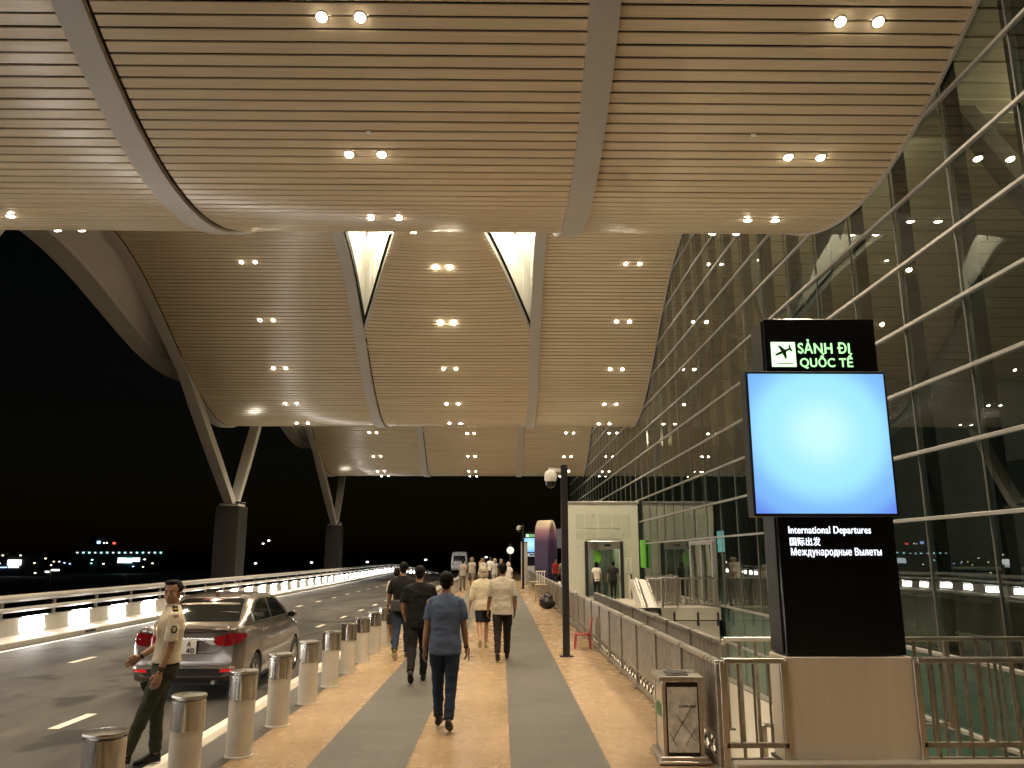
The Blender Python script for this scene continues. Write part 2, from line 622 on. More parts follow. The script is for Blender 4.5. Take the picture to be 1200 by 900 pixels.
def person(label, loc, rz, h=1.65, skin=(0.30, 0.16, 0.095), hair=(0.006, 0.005, 0.004), top=(0.1, 0.1, 0.1), bottom=(0.03, 0.03, 0.035),
           shoes=(0.02, 0.018, 0.016), legs=((18, 6), (-14, 22)), arms=((10, 6, 12, 10), (-8, 6, 14, 10)), sleeve=0.55, hem='out', shorts=0.0,
           skirt=False, head_yaw=0.0, head_pitch=0.0, lean=2.0, build=1.0, female=False, hair_style='short', fine=True, shoulder=1.0, group=None, face=False, seed=0.0, sole=None, wrinkle=0.006):
    k = h / 1.70
    vx = 0.009 if fine else 0.02
    ln = math.tan(math.radians(lean))

    def T(x, y, z):
        return Vector((x, y + ln * max(0, z - 0.9), z))

    hipw = 0.088 * (1.06 if female else 1.0)
    L = leg_pts(-1, (-hipw, 0, 0.91), *legs[0])
    R = leg_pts(1, (hipw, 0, 0.91), *legs[1])
    shw = 0.178 * shoulder * (0.9 if female else 1.0)
    AL = arm_pts(-1, T(-shw, 0, 1.372), *arms[0])
    AR = arm_pts(1, T(shw, 0, 1.372), *arms[1])
    hc = T(0, 0.03, 1.585)
    hr = Matrix.Rotation(math.radians(head_yaw), 3, 'Z') @ Matrix.Rotation(math.radians(head_pitch), 3, 'X')

    def HP(x, y, z):
        return hc + hr @ Vector((x, y, z))

    b = build
    # --- body
    mb = MB()
    torso = [(0.84, 0.13, 0.10), (0.92, 0.15, 0.105), (1.03, 0.135, 0.095), (1.15, 0.145, 0.1), (1.27, 0.155, 0.105), (1.36, 0.15, 0.09), (1.42, 0.11, 0.07), (1.46, 0.06, 0.055)]
    mb.rings([[T(math.cos(2 * PI * i / 16) * rx * b, math.sin(2 * PI * i / 16) * ry * b, z) for i in range(16)] for z, rx, ry in torso])
    mb.tube([T(0, -0.005, 1.40), T(0, 0.004, 1.47), hc + Vector((0, -0.012, -0.03))], [0.062, 0.055, 0.056], 12)
    for A in (AL, AR):
        mb.tube([A[0] - Vector((0, 0, -0.01)), A[0] + (A[1] - A[0]) * 0.3, A[1], A[1] + (A[2] - A[1]) * 0.3, A[2]], [0.046 * b, 0.045 * b, 0.037 * b, 0.038 * b, 0.025], 10)
    for G in (L, R):
        mb.tube([G[0] + Vector((0, 0, 0.02)), G[0] + (G[1] - G[0]) * 0.4, G[1], G[1] + (G[2] - G[1]) * 0.3, G[2]], [0.07, 0.066, 0.047, 0.05, 0.033], 10)
        d = Vector((0, math.cos(G[3]), math.sin(G[3])))
        mb.ell(G[2] + d * 0.04 + Vector((0, 0, -0.03)), (0.028, 0.07, 0.024), 10, 7)
    # head: skull, face, jaw, nose, ears
    mb.ell(HP(0, -0.012, 0.035), (0.074, 0.094, 0.082), 18, 12, hr)
    mb.ell(HP(0, 0.022, -0.03), (0.060, 0.068, 0.082), 16, 11, hr)
    mb.ell(HP(0, 0.055, -0.082), (0.032, 0.03, 0.026), 12, 8, hr)
    for s in (-1, 1):
        mb.ell(HP(s * 0.074, -0.008, -0.012), (0.011, 0.022, 0.032), 8, 7, hr)
        mb.ell(HP(s * 0.040, 0.055, -0.03), (0.022, 0.02, 0.02), 8, 6, hr)
    mb.ell(HP(0, 0.088, -0.028), (0.0135, 0.022, 0.016), 8, 6, hr)
    mb.tube([HP(0, 0.078, 0.01), HP(0, 0.098, -0.026)], [0.008, 0.012], 8)
    mb.ell(HP(0, 0.076, 0.018), (0.046, 0.012, 0.009), 10, 6, hr)
    me = remesh(mb, vx if not fine else 0.0075, 3)
    hb = MB()
    for s, A in ((-1, AL), (1, AR)):
        fwd = Vector((0, 1, 0)) if abs(A[3].y) < 0.75 else Vector((0, 0, 1))
        hand(hb, A[2], A[3], fwd, s, 0.45 if fine else 0.4, 1.0, 7 if fine else 4)
    if face:
        for s in (-1, 1):                       # lips
            pass
        hb.ell(HP(0, 0.087, -0.062), (0.023, 0.007, 0.0055), 10, 6, hr)
        hb.ell(HP(0, 0.085, -0.071), (0.019, 0.008, 0.006), 10, 6, hr)
    join_mesh(me, hb)
    parts = []
    # --- shirt
    mb = MB()
    zh = 0.80 if hem == 'out' else 0.93
    prof = [(zh, 0.184, 0.138), (0.93, 0.178, 0.134), (1.03, 0.166, 0.12), (1.15, 0.168, 0.119), (1.27, 0.18, 0.126), (1.34, 0.182, 0.112), (1.385, 0.165, 0.095), (1.425, 0.115, 0.08), (1.462, 0.068, 0.064)]
    if female:
        prof = [(zh, 0.165, 0.12), (0.93, 0.155, 0.115), (1.03, 0.14, 0.105), (1.15, 0.148, 0.115), (1.27, 0.16, 0.13), (1.35, 0.162, 0.108), (1.405, 0.14, 0.08), (1.445, 0.07, 0.066)]
    if hem == 'in':
        prof = prof[1:]
    mb.rings([[T(math.copysign(abs(math.cos(2 * PI * i / 24)) ** 0.85, math.cos(2 * PI * i / 24)) * rx * b * (shoulder if z > 1.2 else 1), math.copysign(abs(math.sin(2 * PI * i / 24)) ** 0.85, math.sin(2 * PI * i / 24)) * ry * b, z) for i in range(24)] for z, rx, ry in prof])
    for A in (AL, AR):
        if sleeve <= 1:
            e = A[0] + (A[1] - A[0]) * sleeve * 1.15
            mb.tube([A[0] + Vector((-0.38 * A[0].x, 0, 0.012)), A[0] + Vector((-0.06 * A[0].x, 0, -0.006)), A[0] + (e - A[0]) * 0.45, e], [0.055, 0.057 * b, 0.060 * b, 0.064 * b], 14)
        else:
            e = A[1] + (A[2] - A[1]) * (sleeve - 1)
            mb.tube([A[0] + Vector((-0.38 * A[0].x, 0, 0.012)), A[0] + Vector((-0.06 * A[0].x, 0, -0.006)), A[0] + (A[1] - A[0]) * 0.5, A[1], e], [0.055, 0.058 * b, 0.064 * b, 0.056 * b, 0.05], 14)
    parts.append(('shirt', remesh(mb, vx, 3, wrinkle, 8.0, seed), cloth(top), False))
    # --- trousers / shorts / skirt
    mb = MB()
    pel = [(0.79, 0.15, 0.11), (0.84, 0.162, 0.122), (0.9, 0.163, 0.12), (0.97, 0.152, 0.11), (1.015, 0.146, 0.104)]
    mb.rings([[T(math.cos(2 * PI * i / 18) * rx * b, math.sin(2 * PI * i / 18) * ry * b, z) for i in range(18)] for z, rx, ry in pel])
    if skirt:
        mb.rings([[Vector((math.cos(2 * PI * i / 20) * rx, math.sin(2 * PI * i / 20) * ry, z)) for i in range(20)] for z, rx, ry in [(0.47, 0.2, 0.17), (0.6, 0.19, 0.15), (0.84, 0.165, 0.125)]])
    else:
        for G in (L, R):
            th = [G[0] + Vector((0, 0, 0.0)), G[0] + (G[1] - G[0]) * 0.45, G[1]]
            if shorts:
                e = G[0] + (G[1] - G[0]) * shorts
                mb.tube([th[0], th[0] + (e - th[0]) * 0.5, e], [0.088, 0.088, 0.084], 14)
            else:
                an = G[1] + (G[2] - G[1]) * 0.96
                mb.tube([*th, G[1] + (G[2] - G[1]) * 0.45, an], [0.092 * b, 0.086 * b, 0.066 * b, 0.060, 0.053], 14)
    parts.append(('skirt' if skirt else ('shorts' if shorts else 'trousers'), remesh(mb, vx, 3, 0.0065 if fine else 0.004, 10.0, seed + 5), cloth(bottom), False))
    # --- shoes
    for G in (L, R):
        mb = MB()
        q = Matrix.Rotation(G[3] * 0.9 if G[3] < 0 else G[3] * 0.4, 3, 'X')
        c = G[2] + q @ Vector((0, 0.035, -0.035))
        rr = []
        for y, wd, zt in ((-0.085, 0.022, 0.03), (-0.075, 0.034, 0.055), (-0.03, 0.038, 0.062), (0.03, 0.042, 0.05), (0.09, 0.046, 0.022), (0.135, 0.038, 0.008), (0.155, 0.018, -0.004)):
            rr.append([c + q @ Vector((wd * math.cos(t), y, (zt if math.sin(t) > 0 else 0.032) * math.sin(t) - (0.008 if math.sin(t) < 0 else 0))) for t in [2 * PI * i / 14 for i in range(14)]])
        mb.rings(rr)
        t = bpy.data.meshes.new('shoe')
        bmesh.ops.recalc_face_normals(mb.bm, faces=mb.bm.faces)
        mb.bm.to_mesh(t)
        mb.bm.free()
        t.shade_smooth()
        parts.append(('shoe', t, cloth(shoes, 0.5), False))
        if sole and fine:
            mb = MB()
            mb.box(0, 0, 0, 0.082, 0.225, 0.022, 0.01)
            for v in mb.bm.verts:
                v.co = c + q @ (v.co + Vector((0, 0.03, -0.034)))
            t = bpy.data.meshes.new('sole')
            mb.bm.to_mesh(t)
            mb.bm.free()
            parts.append(('sole', t, cloth(sole, 0.6), False))
    # --- hair
    mb = MB()
    if hair_style == 'short':
        mb.ell(HP(0, -0.028, 0.046), (0.0785, 0.094, 0.081), 18, 12, hr)
        mb.ell(HP(0, -0.062, -0.022), (0.06, 0.044, 0.058), 14, 9, hr)
        if face:
            mb.ell(HP(0.008, 0.03, 0.094), (0.06, 0.05, 0.028), 12, 8, hr)
        for s in (-1, 1):
            mb.ell(HP(s * 0.071, -0.012, 0.03), (0.011, 0.036, 0.042), 8, 7, hr)
        wr, ws = 0.004, 40
    elif hair_style == 'bushy':
        mb.ell(HP(0, -0.03, 0.04), (0.102, 0.112, 0.1), 18, 12, hr)
        mb.ell(HP(0, -0.06, -0.035), (0.108, 0.075, 0.09), 16, 10, hr)
        for s in (-1, 1):
            mb.ell(HP(s * 0.072, -0.03, -0.03), (0.045, 0.06, 0.075), 12, 8, hr)
        wr, ws = 0.013, 22
    elif hair_style == 'bun':
        mb.ell(HP(0, -0.022, 0.045), (0.082, 0.099, 0.083), 18, 12, hr)
        mb.ell(HP(0, -0.055, -0.015), (0.066, 0.05, 0.06), 14, 9, hr)
        mb.ell(HP(0, -0.125, 0.02), (0.034, 0.03, 0.034), 12, 8, hr)
        wr, ws = 0.005, 30
    else:                                        # long
        mb.ell(HP(0, -0.022, 0.04), (0.088, 0.104, 0.088), 18, 12, hr)
        mb.rings([[HP(math.cos(2 * PI * i / 14) * rx, -0.062 + math.sin(2 * PI * i / 14) * 0.04, z) for i in range(14)] for z, rx in ((-0.19, 0.06), (-0.1, 0.082), (0.0, 0.086), (0.06, 0.07))])
        wr, ws = 0.008, 24
    parts.append(('hair', remesh(mb, vx * 0.8, 2, wr, ws, seed), mat('hair', hair, 0.7, var=0.3, vscale=60, spec=0.12), False))
    # --- eyes and brows
    if face:
        for s in (-1, 1):
            eb = MB()
            ir = MB()
            br = MB()
            eb.ell(HP(s * 0.031, 0.0755, 0.002), (0.0125, 0.007, 0.0045), 12, 8, hr)
            ir.ell(HP(s * 0.031 + 0.001, 0.0815, 0.0015), (0.0058, 0.004, 0.006), 10, 7, hr)
            br.tube([HP(s * 0.014, 0.088, 0.019), HP(s * 0.032, 0.086, 0.024), HP(s * 0.05, 0.074, 0.019)], [0.0035, 0.0042, 0.0025], 6)
            for nm, m_, c_ in (('eye', eb, (0.4, 0.34, 0.3)), ('iris', ir, (0.01, 0.008, 0.006)), ('eyebrow', br, (0.012, 0.01, 0.008))):
                t = bpy.data.meshes.new(nm)
                m_.bm.to_mesh(t)
                m_.bm.free()
                t.shade_smooth()
                parts.append((nm, t, mat(nm, c_, 0.3), False))
    # --- place: scale, drop the lowest shoe onto the floor
    zmin = min(v.co.z for n_, t, _, _ in parts if n_ in ('shoe', 'sole') for v in t.vertices)
    Mx = Matrix.Scale(k, 4) @ Matrix.Translation((0, 0, -zmin))
    me.transform(Mx)
    o = link_mesh('person', me, skin_mat(skin), None, loc)
    o.rotation_euler = (0, 0, rz)
    tag(o, label, 'person', group)
    for nm, t, m_, _ in parts:
        t.transform(Mx)
        t.name = nm
        link_mesh(nm, t, m_, o)
    info = dict(AL=AL, AR=AR, L=L, R=R, HP=HP, T=T, M=Mx)
    return o, info


def on_person(o, info, name, mb, m, smooth=True):
    """a garment or accessory modelled in the figure's own space"""
    bmesh.ops.recalc_face_normals(mb.bm, faces=mb.bm.faces)
    t = bpy.data.meshes.new(name)
    mb.bm.to_mesh(t)
    mb.bm.free()
    if smooth:
        t.shade_smooth()
        t.set_sharp_from_angle(angle=0.8)
    t.transform(info['M'])
    return link_mesh(name, t, m, o)


ZROAD = -0.13
DEG = math.radians
# guard in a tan uniform shirt
g, gi = person('guard in a tan uniform shirt and olive trousers on the road behind the car', (-3.25, 8.15, ZROAD), DEG(118), 1.70,
               skin=(0.34, 0.185, 0.11), top=(0.64, 0.55, 0.41), bottom=(0.038, 0.042, 0.024), legs=((21, 2), (5, 8)), arms=((5, 5, 12, 0), (10, 8, 50, 20)),
               sleeve=0.72, hem='in', head_yaw=58, lean=-3.0, face=True, seed=1.3, wrinkle=0.0035, shoulder=1.02)
f = MB()
A = gi['AL']
for t in (0.78, 0.86):
    p = A[1] + (A[2] - A[1]) * t
    f.tube([p, p + (A[2] - A[1]) * 0.05], [0.0325, 0.0315], 14)
on_person(g, gi, 'wristband', f, cloth((0.03, 0.022, 0.016)))
f = MB()
p = gi['AR'][1] + (gi['AR'][2] - gi['AR'][1]) * 0.86
f.tube([p, p + (gi['AR'][2] - gi['AR'][1]) * 0.1], [0.033, 0.032], 14)
on_person(g, gi, 'watch', f, M['black_matt'])
f = MB()
f.rings([[gi['T'](math.cos(2 * PI * i / 24) * 0.158 * q, math.sin(2 * PI * i / 24) * 0.116 * q, z) for i in range(24)] for z, q in ((0.975, 0.98), (0.978, 1.045), (1.008, 1.035), (1.011, 0.98))], cap=False)
on_person(g, gi, 'belt', f, cloth((0.015, 0.013, 0.012), 0.5))
for s in (-1, 1):
    f = MB()
    f.box(0, 0, 0, 0.05, 0.105, 0.012, 0.004)
    for v in f.bm.verts:
        v.co = gi['T'](s * 0.135, 0.0, 1.437) + Matrix.Rotation(s * 0.42, 3, 'Y') @ Matrix.Rotation(PI / 2, 3, 'Z') @ v.co
    e = on_person(g, gi, 'epaulette', f, cloth((0.014, 0.014, 0.02)))
    f = MB()
    for d in (-0.03, -0.015):
        f.box(d, 0, 0.0075, 0.006, 0.04, 0.004)
    for v in f.bm.verts:
        v.co = gi['T'](s * 0.135, 0.0, 1.437) + Matrix.Rotation(s * 0.42, 3, 'Y') @ v.co
    on_person(g, gi, 'gold_bar', f, mat('gold_braid', (0.6, 0.42, 0.08), 0.4, 0.5))
f = MB()                                          # round arm badge
A = gi['AL']
bp_ = A[0] + (A[1] - A[0]) * 0.42 + Vector((-0.068, -0.004, 0))
f.ell(bp_, (0.008, 0.03, 0.038), 16, 8)
bd = on_person(g, gi, 'arm_badge', f, cloth((0.03, 0.035, 0.05)))
f = MB()
f.ell(bp_ + Vector((-0.005, 0, 0)), (0.006, 0.019, 0.026), 14, 8)
on_person(g, gi, 'badge_centre', f, cloth((0.45, 0.36, 0.18)))
f = MB()                                          # collar
f.rings([[gi['T'](math.cos(a) * r, 0.004 + math.sin(a) * r * 0.95, z + 0.012 * math.sin(a)) for a in [2 * PI * i / 20 for i in range(20)]] for r, z in ((0.074, 1.425), (0.082, 1.445), (0.068, 1.478), (0.064, 1.47))], cap=False)
on_person(g, gi, 'collar', f, cloth((0.62, 0.53, 0.39)))
f = MB()                                          # lanyard card
f.box(-0.03, 0.145, 1.12, 0.055, 0.006, 0.085, 0.003)
f.bar((-0.03, 0.142, 1.16), (-0.04, 0.115, 1.40), 0.012, 0.004)
on_person(g, gi, 'badge_card', f, M['white_panel'])
f = MB()                                          # chest pocket
f.box(-0.085, 0.132, 1.24, 0.095, 0.012, 0.11, 0.004)
f.box(-0.085, 0.136, 1.29, 0.1, 0.012, 0.03, 0.004)
on_person(g, gi, 'pocket', f, cloth((0.63, 0.54, 0.4)))

# people walking away along the pavement
p2, i2 = person('man in a plain blue t-shirt and dark jeans walking away, closest on the pavement', (-0.60, 8.98, 0), DEG(-3), 1.615, top=(0.082, 0.112, 0.185), bottom=(0.02, 0.033, 0.06),
                shoes=(0.025, 0.02, 0.018), legs=((10, 4), (-7, 16)), arms=((-4, 7, 8, 0), (4, 7, 16, 5)), sleeve=0.62, seed=2.0, shoulder=0.98, build=1.0)
f = MB()
A = i2['AR']
pp = A[2] + A[3] * 0.1 + Vector((0.015, 0.03, 0))
f.box(pp.x, pp.y, pp.z, 0.012, 0.075, 0.15, 0.006)
ph = on_person(p2, i2, 'phone', f, M['black'])
f = MB()
p = A[1] + (A[2] - A[1]) * 0.9
f.tube([p, p + (A[2] - A[1]) * 0.12], [0.032, 0.031], 12)
on_person(p2, i2, 'watch', f, M['black_matt'])

p3, i3 = person('man in a black t-shirt and black trousers walking away beside the bollards', (-1.22, 12.3, 0), DEG(2), 1.68, top=(0.009, 0.009, 0.009), bottom=(0.012, 0.012, 0.013),
                legs=((-16, 26), (12, 6)), arms=((0, 10, 34, 30), (4, 10, 22, 10)), sleeve=0.66, seed=3.1, shoulder=1.06, build=1.1)
p4, i4 = person('man in dark t-shirt and blue jeans with a grey waist bag behind another', (-1.80, 15.1, 0), DEG(0), 1.71, top=(0.012, 0.012, 0.013), bottom=(0.03, 0.045, 0.075), shoes=(0.1, 0.07, 0.02), sole=(0.6, 0.58, 0.5),
                legs=((-16, 22), (14, 6)), arms=((10, 12, 20, 0), (6, 8, 30, 10)), sleeve=0.7, seed=4.1, shoulder=1.04, build=1.06)
f = MB()
f.box(-0.05, -0.17, 0.94, 0.3, 0.1, 0.2, 0.03, None, 3)
bgm = on_person(p4, i4, 'waist_bag', f, cloth((0.06, 0.065, 0.07)))
person('woman in cream top and black skirt, hair tied up, near the bollards', (-2.19, 17.2, 0), DEG(0), 1.56, skin=(0.42, 0.25, 0.16), top=(0.62, 0.52, 0.38), bottom=(0.02, 0.018, 0.018),
       legs=((12, 5), (-14, 20)), arms=((12, 6, 18, 0), (-8, 6, 10, 0)), sleeve=0.6, skirt=True, female=True, hair_style='bun', seed=5.2)
p6, i6 = person('white-haired man in a loose white shirt and navy shorts walking away', (-0.36, 16.7, 0), DEG(4), 1.60, skin=(0.38, 0.2, 0.12), hair=(0.50, 0.43, 0.30), top=(0.66, 0.57, 0.41), bottom=(0.014, 0.015, 0.02), shoes=(0.45, 0.38, 0.27), sole=(0.6, 0.55, 0.45),
                legs=((-18, 30), (12, 6)), arms=((-8, 12, 10, 0), (10, 12, 25, 0)), sleeve=1.35, shorts=0.86, hair_style='bushy', seed=6.0, shoulder=1.02, build=1.1)
person('man in a loose grey short-sleeved shirt and black trousers walking away', (0.03, 14.72, 0), DEG(-2), 1.675, skin=(0.25, 0.13, 0.08), top=(0.46, 0.41, 0.33), bottom=(0.018, 0.016, 0.015),
       legs=((-12, 20), (12, 5)), arms=((4, 9, 14, 0), (-4, 8, 22, 20)), sleeve=0.8, seed=7.0, shoulder=1.05, build=1.08)
# two people by the lift
person('woman in a white blouse and black trousers in front of the lift', (4.05, 34.4, 0.05), DEG(8), 1.50, skin=(0.42, 0.25, 0.16), top=(0.68, 0.64, 0.58), bottom=(0.015, 0.015, 0.016), legs=((8, 5), (-6, 10)), arms=((0, 10, 20, 0), (6, 10, 20, 0)), female=True, hair_style='long', fine=False, seed=8)
person('man in a black polo shirt and black trousers facing the lift doors', (4.72, 34.2, 0.055), DEG(-10), 1.50, top=(0.02, 0.022, 0.022), bottom=(0.012, 0.012, 0.013), legs=((4, 4), (-6, 8)), arms=((0, 12, 15, 0), (-6, 14, 15, 0)), fine=False, seed=9, shoulder=1.1)
# far group on the pavement
FAR = [(-2.05, 44.0, 1.62, (0.5, 0.45, 0.38), (0.2, 0.17, 0.14), 'short', (0.02, 0.018, 0.016), 'beige shirt and brown trousers beside the low wall'),
       (-1.75, 49.0, 1.72, (0.62, 0.55, 0.45), (0.35, 0.3, 0.25), 'bushy', (0.4, 0.33, 0.22), 'cream shirt and fair hair beyond the white-haired man'),
       (-1.15, 52.0, 1.66, (0.7, 0.66, 0.6), (0.55, 0.5, 0.45), 'bushy', (0.3, 0.22, 0.12), 'white shirt and white trousers, fair hair'),
       (-0.75, 57.0, 1.75, (0.72, 0.7, 0.66), (0.02, 0.02, 0.03), 'short', (0.05, 0.03, 0.02), 'bright white shirt and black trousers'),
       (-0.35, 47.0, 1.66, (0.72, 0.69, 0.64), (0.6, 0.57, 0.52), 'bushy', (0.55, 0.5, 0.4), 'all in white with pale bushy hair'),
       (0.02, 45.5, 1.64, (0.03, 0.03, 0.035), (0.02, 0.02, 0.02), 'long', (0.5, 0.42, 0.28), 'black dress clothes and long pale hair'),
       (-1.45, 61.0, 1.74, (0.35, 0.16, 0.1), (0.05, 0.05, 0.06), 'short', (0.02, 0.015, 0.01), 'rust coloured shirt, tall at the back of the group'),
       (0.38, 41.0, 1.5, (0.7, 0.66, 0.6), (0.03, 0.03, 0.03), 'bushy', (0.7, 0.66, 0.6), 'white top and white sun hat behind the man in grey'),
       (-2.0, 58.0, 1.6, (0.55, 0.5, 0.42), (0.1, 0.1, 0.11), 'long', (0.03, 0.02, 0.015), 'pale top and long dark hair near the parked van')]
for i, (x, y, hh, tp, bt, hs, hcol, lab) in enumerate(FAR):
    person(f'distant walker in {lab}', (x, y, 0), DEG(random.uniform(-15, 15)), hh, skin=(0.4, 0.24, 0.16), hair=hcol, top=tp, bottom=bt, hair_style=hs, legs=((14, 6), (-12, 20)) if i % 2 else ((-12, 20), (14, 6)), fine=False, seed=10 + i, shorts=0.8 if i in (1, 2) else 0.0, group='people walking far along the pavement')
person('distant person in a grey shirt standing right of the purple arch', (3.6, 47.0, 0.0), DEG(30), 1.68, top=(0.3, 0.28, 0.24), bottom=(0.1, 0.09, 0.08), legs=((2, 3), (-3, 4)), fine=False, seed=31)
person('distant person in a red shirt standing right of the purple arch', (3.35, 50.0, 0.0), DEG(200), 1.62, top=(0.4, 0.04, 0.03), bottom=(0.03, 0.03, 0.04), legs=((2, 3), (-3, 4)), fine=False, seed=32)

# ------------------------------------------------------------------ canopy roof geometry
LAM, Y0, ZT, AMP = 23.42, 12.56, H + 5.885, 2.43
RIB = (-13.05, -5.54, 1.32)
XF = 6.16
YA, YB = -14.0, 61.6


def wz(y):
    return ZT + AMP - AMP * math.cos(2 * PI * (y - Y0) / LAM)


def wslope(y):
    return AMP * 2 * PI / LAM * math.sin(2 * PI * (y - Y0) / LAM)


def wn(y):
    s = wslope(y)
    L = math.hypot(1, s)
    return (-s / L, 1 / L)                # (dy, dz) of the upward normal


def leftx(y):
    return -13.05 - 0.2 * math.cos(2 * PI * (y - Y0 - LAM / 2) / LAM)


PEAKS = [Y0 - LAM / 2 + LAM * k for k in range(0, 3)]


def opening(y):
    d = min(abs(y - p) for p in PEAKS)
    return 0.0 if d >= 5.4 else 1.9 * (1 - (d / 5.4) ** 1.2)


def crown(x, y):
    """slight sag of the middle panel near a crest"""
    d = min(abs(y - p) for p in PEAKS)
    k = max(0.0, 1 - d / 7.0)
    t = (x - (RIB[1] + RIB[2]) / 2) / 3.4
    return -0.26 * k * max(0.0, 1 - t * t)


def arc_steps(pitch):
    y, out = YA, []
    while y < YB:
        out.append(y)
        y += pitch / math.hypot(1, wslope(y + 0.05))
    return out


canopy = thing('canopy_roof', 'wavy canopy roof over the kerb, lined with wood-look slats between pale ribs', 'canopy')
STEPS = arc_steps(0.18)


def slat_bay(xl, xr, mid=False):
    mb = MB()
    bm = mb.bm
    for y in STEPS:
        ym = y + 0.08 / math.hypot(1, wslope(y))
        a, b = xl(ym), xr(ym)
        xs = [a + (b - a) * i / (6 if mid else 2) for i in range((6 if mid else 2) + 1)]
        s = wslope(ym)
        L = math.hypot(1, s)
        ty, tz = 1 / L, s / L
        ny, nz = wn(ym)
        jit = random.uniform(-0.003, 0.003)
        ring = []
        for x in xs:
            zc = wz(ym) + jit + (crown(x, ym) if mid else 0)
            prof = ((-0.0755, 0.03), (-0.0755, 0.004), (-0.071, 0.0), (0.071, 0.0), (0.0755, 0.004), (0.0755, 0.03))
            ring.append([bm.verts.new((x, ym + ty * u + ny * v, zc + tz * u + nz * v)) for u, v in prof])
        for i in range(len(ring) - 1):
            for j in range(5):
                bm.faces.new((ring[i][j], ring[i][j + 1], ring[i + 1][j + 1], ring[i + 1][j]))
    return mb


HR = 0.2
slat_bay(lambda y: leftx(y) + HR, lambda y: RIB[1] - HR).build('ceiling_panel', M['slat'], canopy)
slat_bay(lambda y: RIB[1] + HR + opening(y), lambda y: RIB[2] - HR - opening(y), True).build('ceiling_panel', M['slat'], canopy)
slat_bay(lambda y: RIB[2] + HR, lambda y: XF - 0.07).build('ceiling_panel', M['slat'], canopy)

ys = [YA + (YB - YA) * i / 260 for i in range(261)]


def off(y, d):
    ny, nz = wn(y)
    return y + ny * d, wz(y) + nz * d


def strip(xl, xr, d):
    mb = MB()
    mb.grid(lambda y, t: ((xl(y) + (xr(y) - xl(y)) * t, *off(y, d))), ys, (0.0, 0.5, 1.0))
    return mb


strip(lambda y: leftx(y) + 0.1, lambda y: RIB[1] - 0.1, 0.2).build('ceiling_backing', M['gap'], canopy)
strip(lambda y: RIB[1] + 0.1 + opening(y), lambda y: RIB[2] - 0.1 - opening(y), 0.2).build('ceiling_backing', M['gap'], canopy)
strip(lambda y: RIB[2] + 0.1, lambda y: XF - 0.08, 0.2).build('ceiling_backing', M['gap'], canopy)


def rail_along(fx, w, d0, d1, yy=None):
    """box section following the wave: centre x fx(y), width w, from d0 below to d1 above the surface"""
    mb = MB()
    rr = []
    for y in (yy or ys):
        x = fx(y)
        ya, za = off(y, d0)
        yb, zb = off(y, d1)
        rr.append([(x - w / 2, ya, za), (x + w / 2, ya, za), (x + w / 2, yb, zb), (x - w / 2, yb, zb)])
    mb.rings(rr)
    return mb


for x in RIB:
    fx = leftx if x == RIB[0] else (lambda y, x=x: x)
    rb = rail_along(fx, 0.4, -0.07, 0.5).build('rib', M['rib'], canopy)
    if x != RIB[2]:
        rail_along(lambda y, fx=fx: fx(y) + 0.235, 0.04, -0.005, 0.3).build('shadow_gap', M['gap'], rb)
rail_along(lambda y: XF - 0.05, 0.05, -0.03, 0.5).build('edge_trim', M['rib'], canopy)

# left eave: leaf-shaped soffit and outer band
def oz(y):
    return 10.55 - 1.0 * math.cos(2 * PI * (y - 34.0) / LAM)


def outx(y):
    return -14.8


def inner_band(y):
    return -14.0


mb = MB()
mb.grid(lambda y, t: (leftx(y) - 0.18 + (inner_band(y) - leftx(y) + 0.18) * t, y, wz(y) * (1 - t) + (oz(y) + 0.25) * t + 0.15 * math.sin(PI * t)), ys, (0.0, 0.2, 0.4, 0.6, 0.8, 1.0))
mb.build('eave_soffit', M['soffit'], canopy, smooth=True)
mb = MB()
rr = []
for y in ys:
    xi, xo, z = inner_band(y), outx(y), oz(y)
    rr.append([(xi, y, z + 0.25), (xi - 0.05, y, z + 0.12), (xo + 0.08, y, z - 0.02), (xo, y, z + 0.05), (xo, y, z + 0.32), (xi, y, z + 0.6)])
mb.rings(rr)
mb.build('eave_band', M['rib'], canopy, smooth=True)
# weather skin over the top
mb = MB()
mb.grid(lambda y, t: (-14.78 + (XF + 0.4 + 14.78) * t, y, (oz(y) + 0.6) * (1 - t) + (wz(y) + 2.6) * t + 2.6 * math.sin(PI * min(1, t * 1.0)) * 0.7), ys, [i / 8 for i in range(9)])
mb.build('roof_skin', M['soffit'], canopy, smooth=True)
# end closure under the last wave
mb = MB()
mb.box((RIB[0] + XF) / 2, YB + 0.05, wz(YB) + 0.5, XF - RIB[0] - 0.2, 0.1, 1.2)
mb.build('end_fascia', M['rib'], canopy)

fl = MB()  # floodlights added out of sight behind the fascia to light the far van
for x in (-9.0, -2.0, 4.6):
    fl.box(x, YB + 0.25, wz(YB) + 0.15, 0.4, 0.3, 0.25, 0.02)
fl.build('end_floodlights', M['dark_metal'], canopy)
for x in (-9.0, -2.0):
    l = bpy.data.lights.new('end_flood_lamp', 'SPOT')
    l.energy = 2200
    l.color = (1.0, 0.93, 0.82)
    l.spot_size = math.radians(80)
    l.spot_blend = 0.7
    l.shadow_soft_size = 0.15
    lo = bpy.data.objects.new('end_flood_lamp', l)
    COL.objects.link(lo)
    lo.location = (x, YB + 0.5, wz(YB) + 0.05)
    lo.rotation_euler = Vector((0.1, 1, -0.22)).to_track_quat('-Z', 'Y').to_euler()

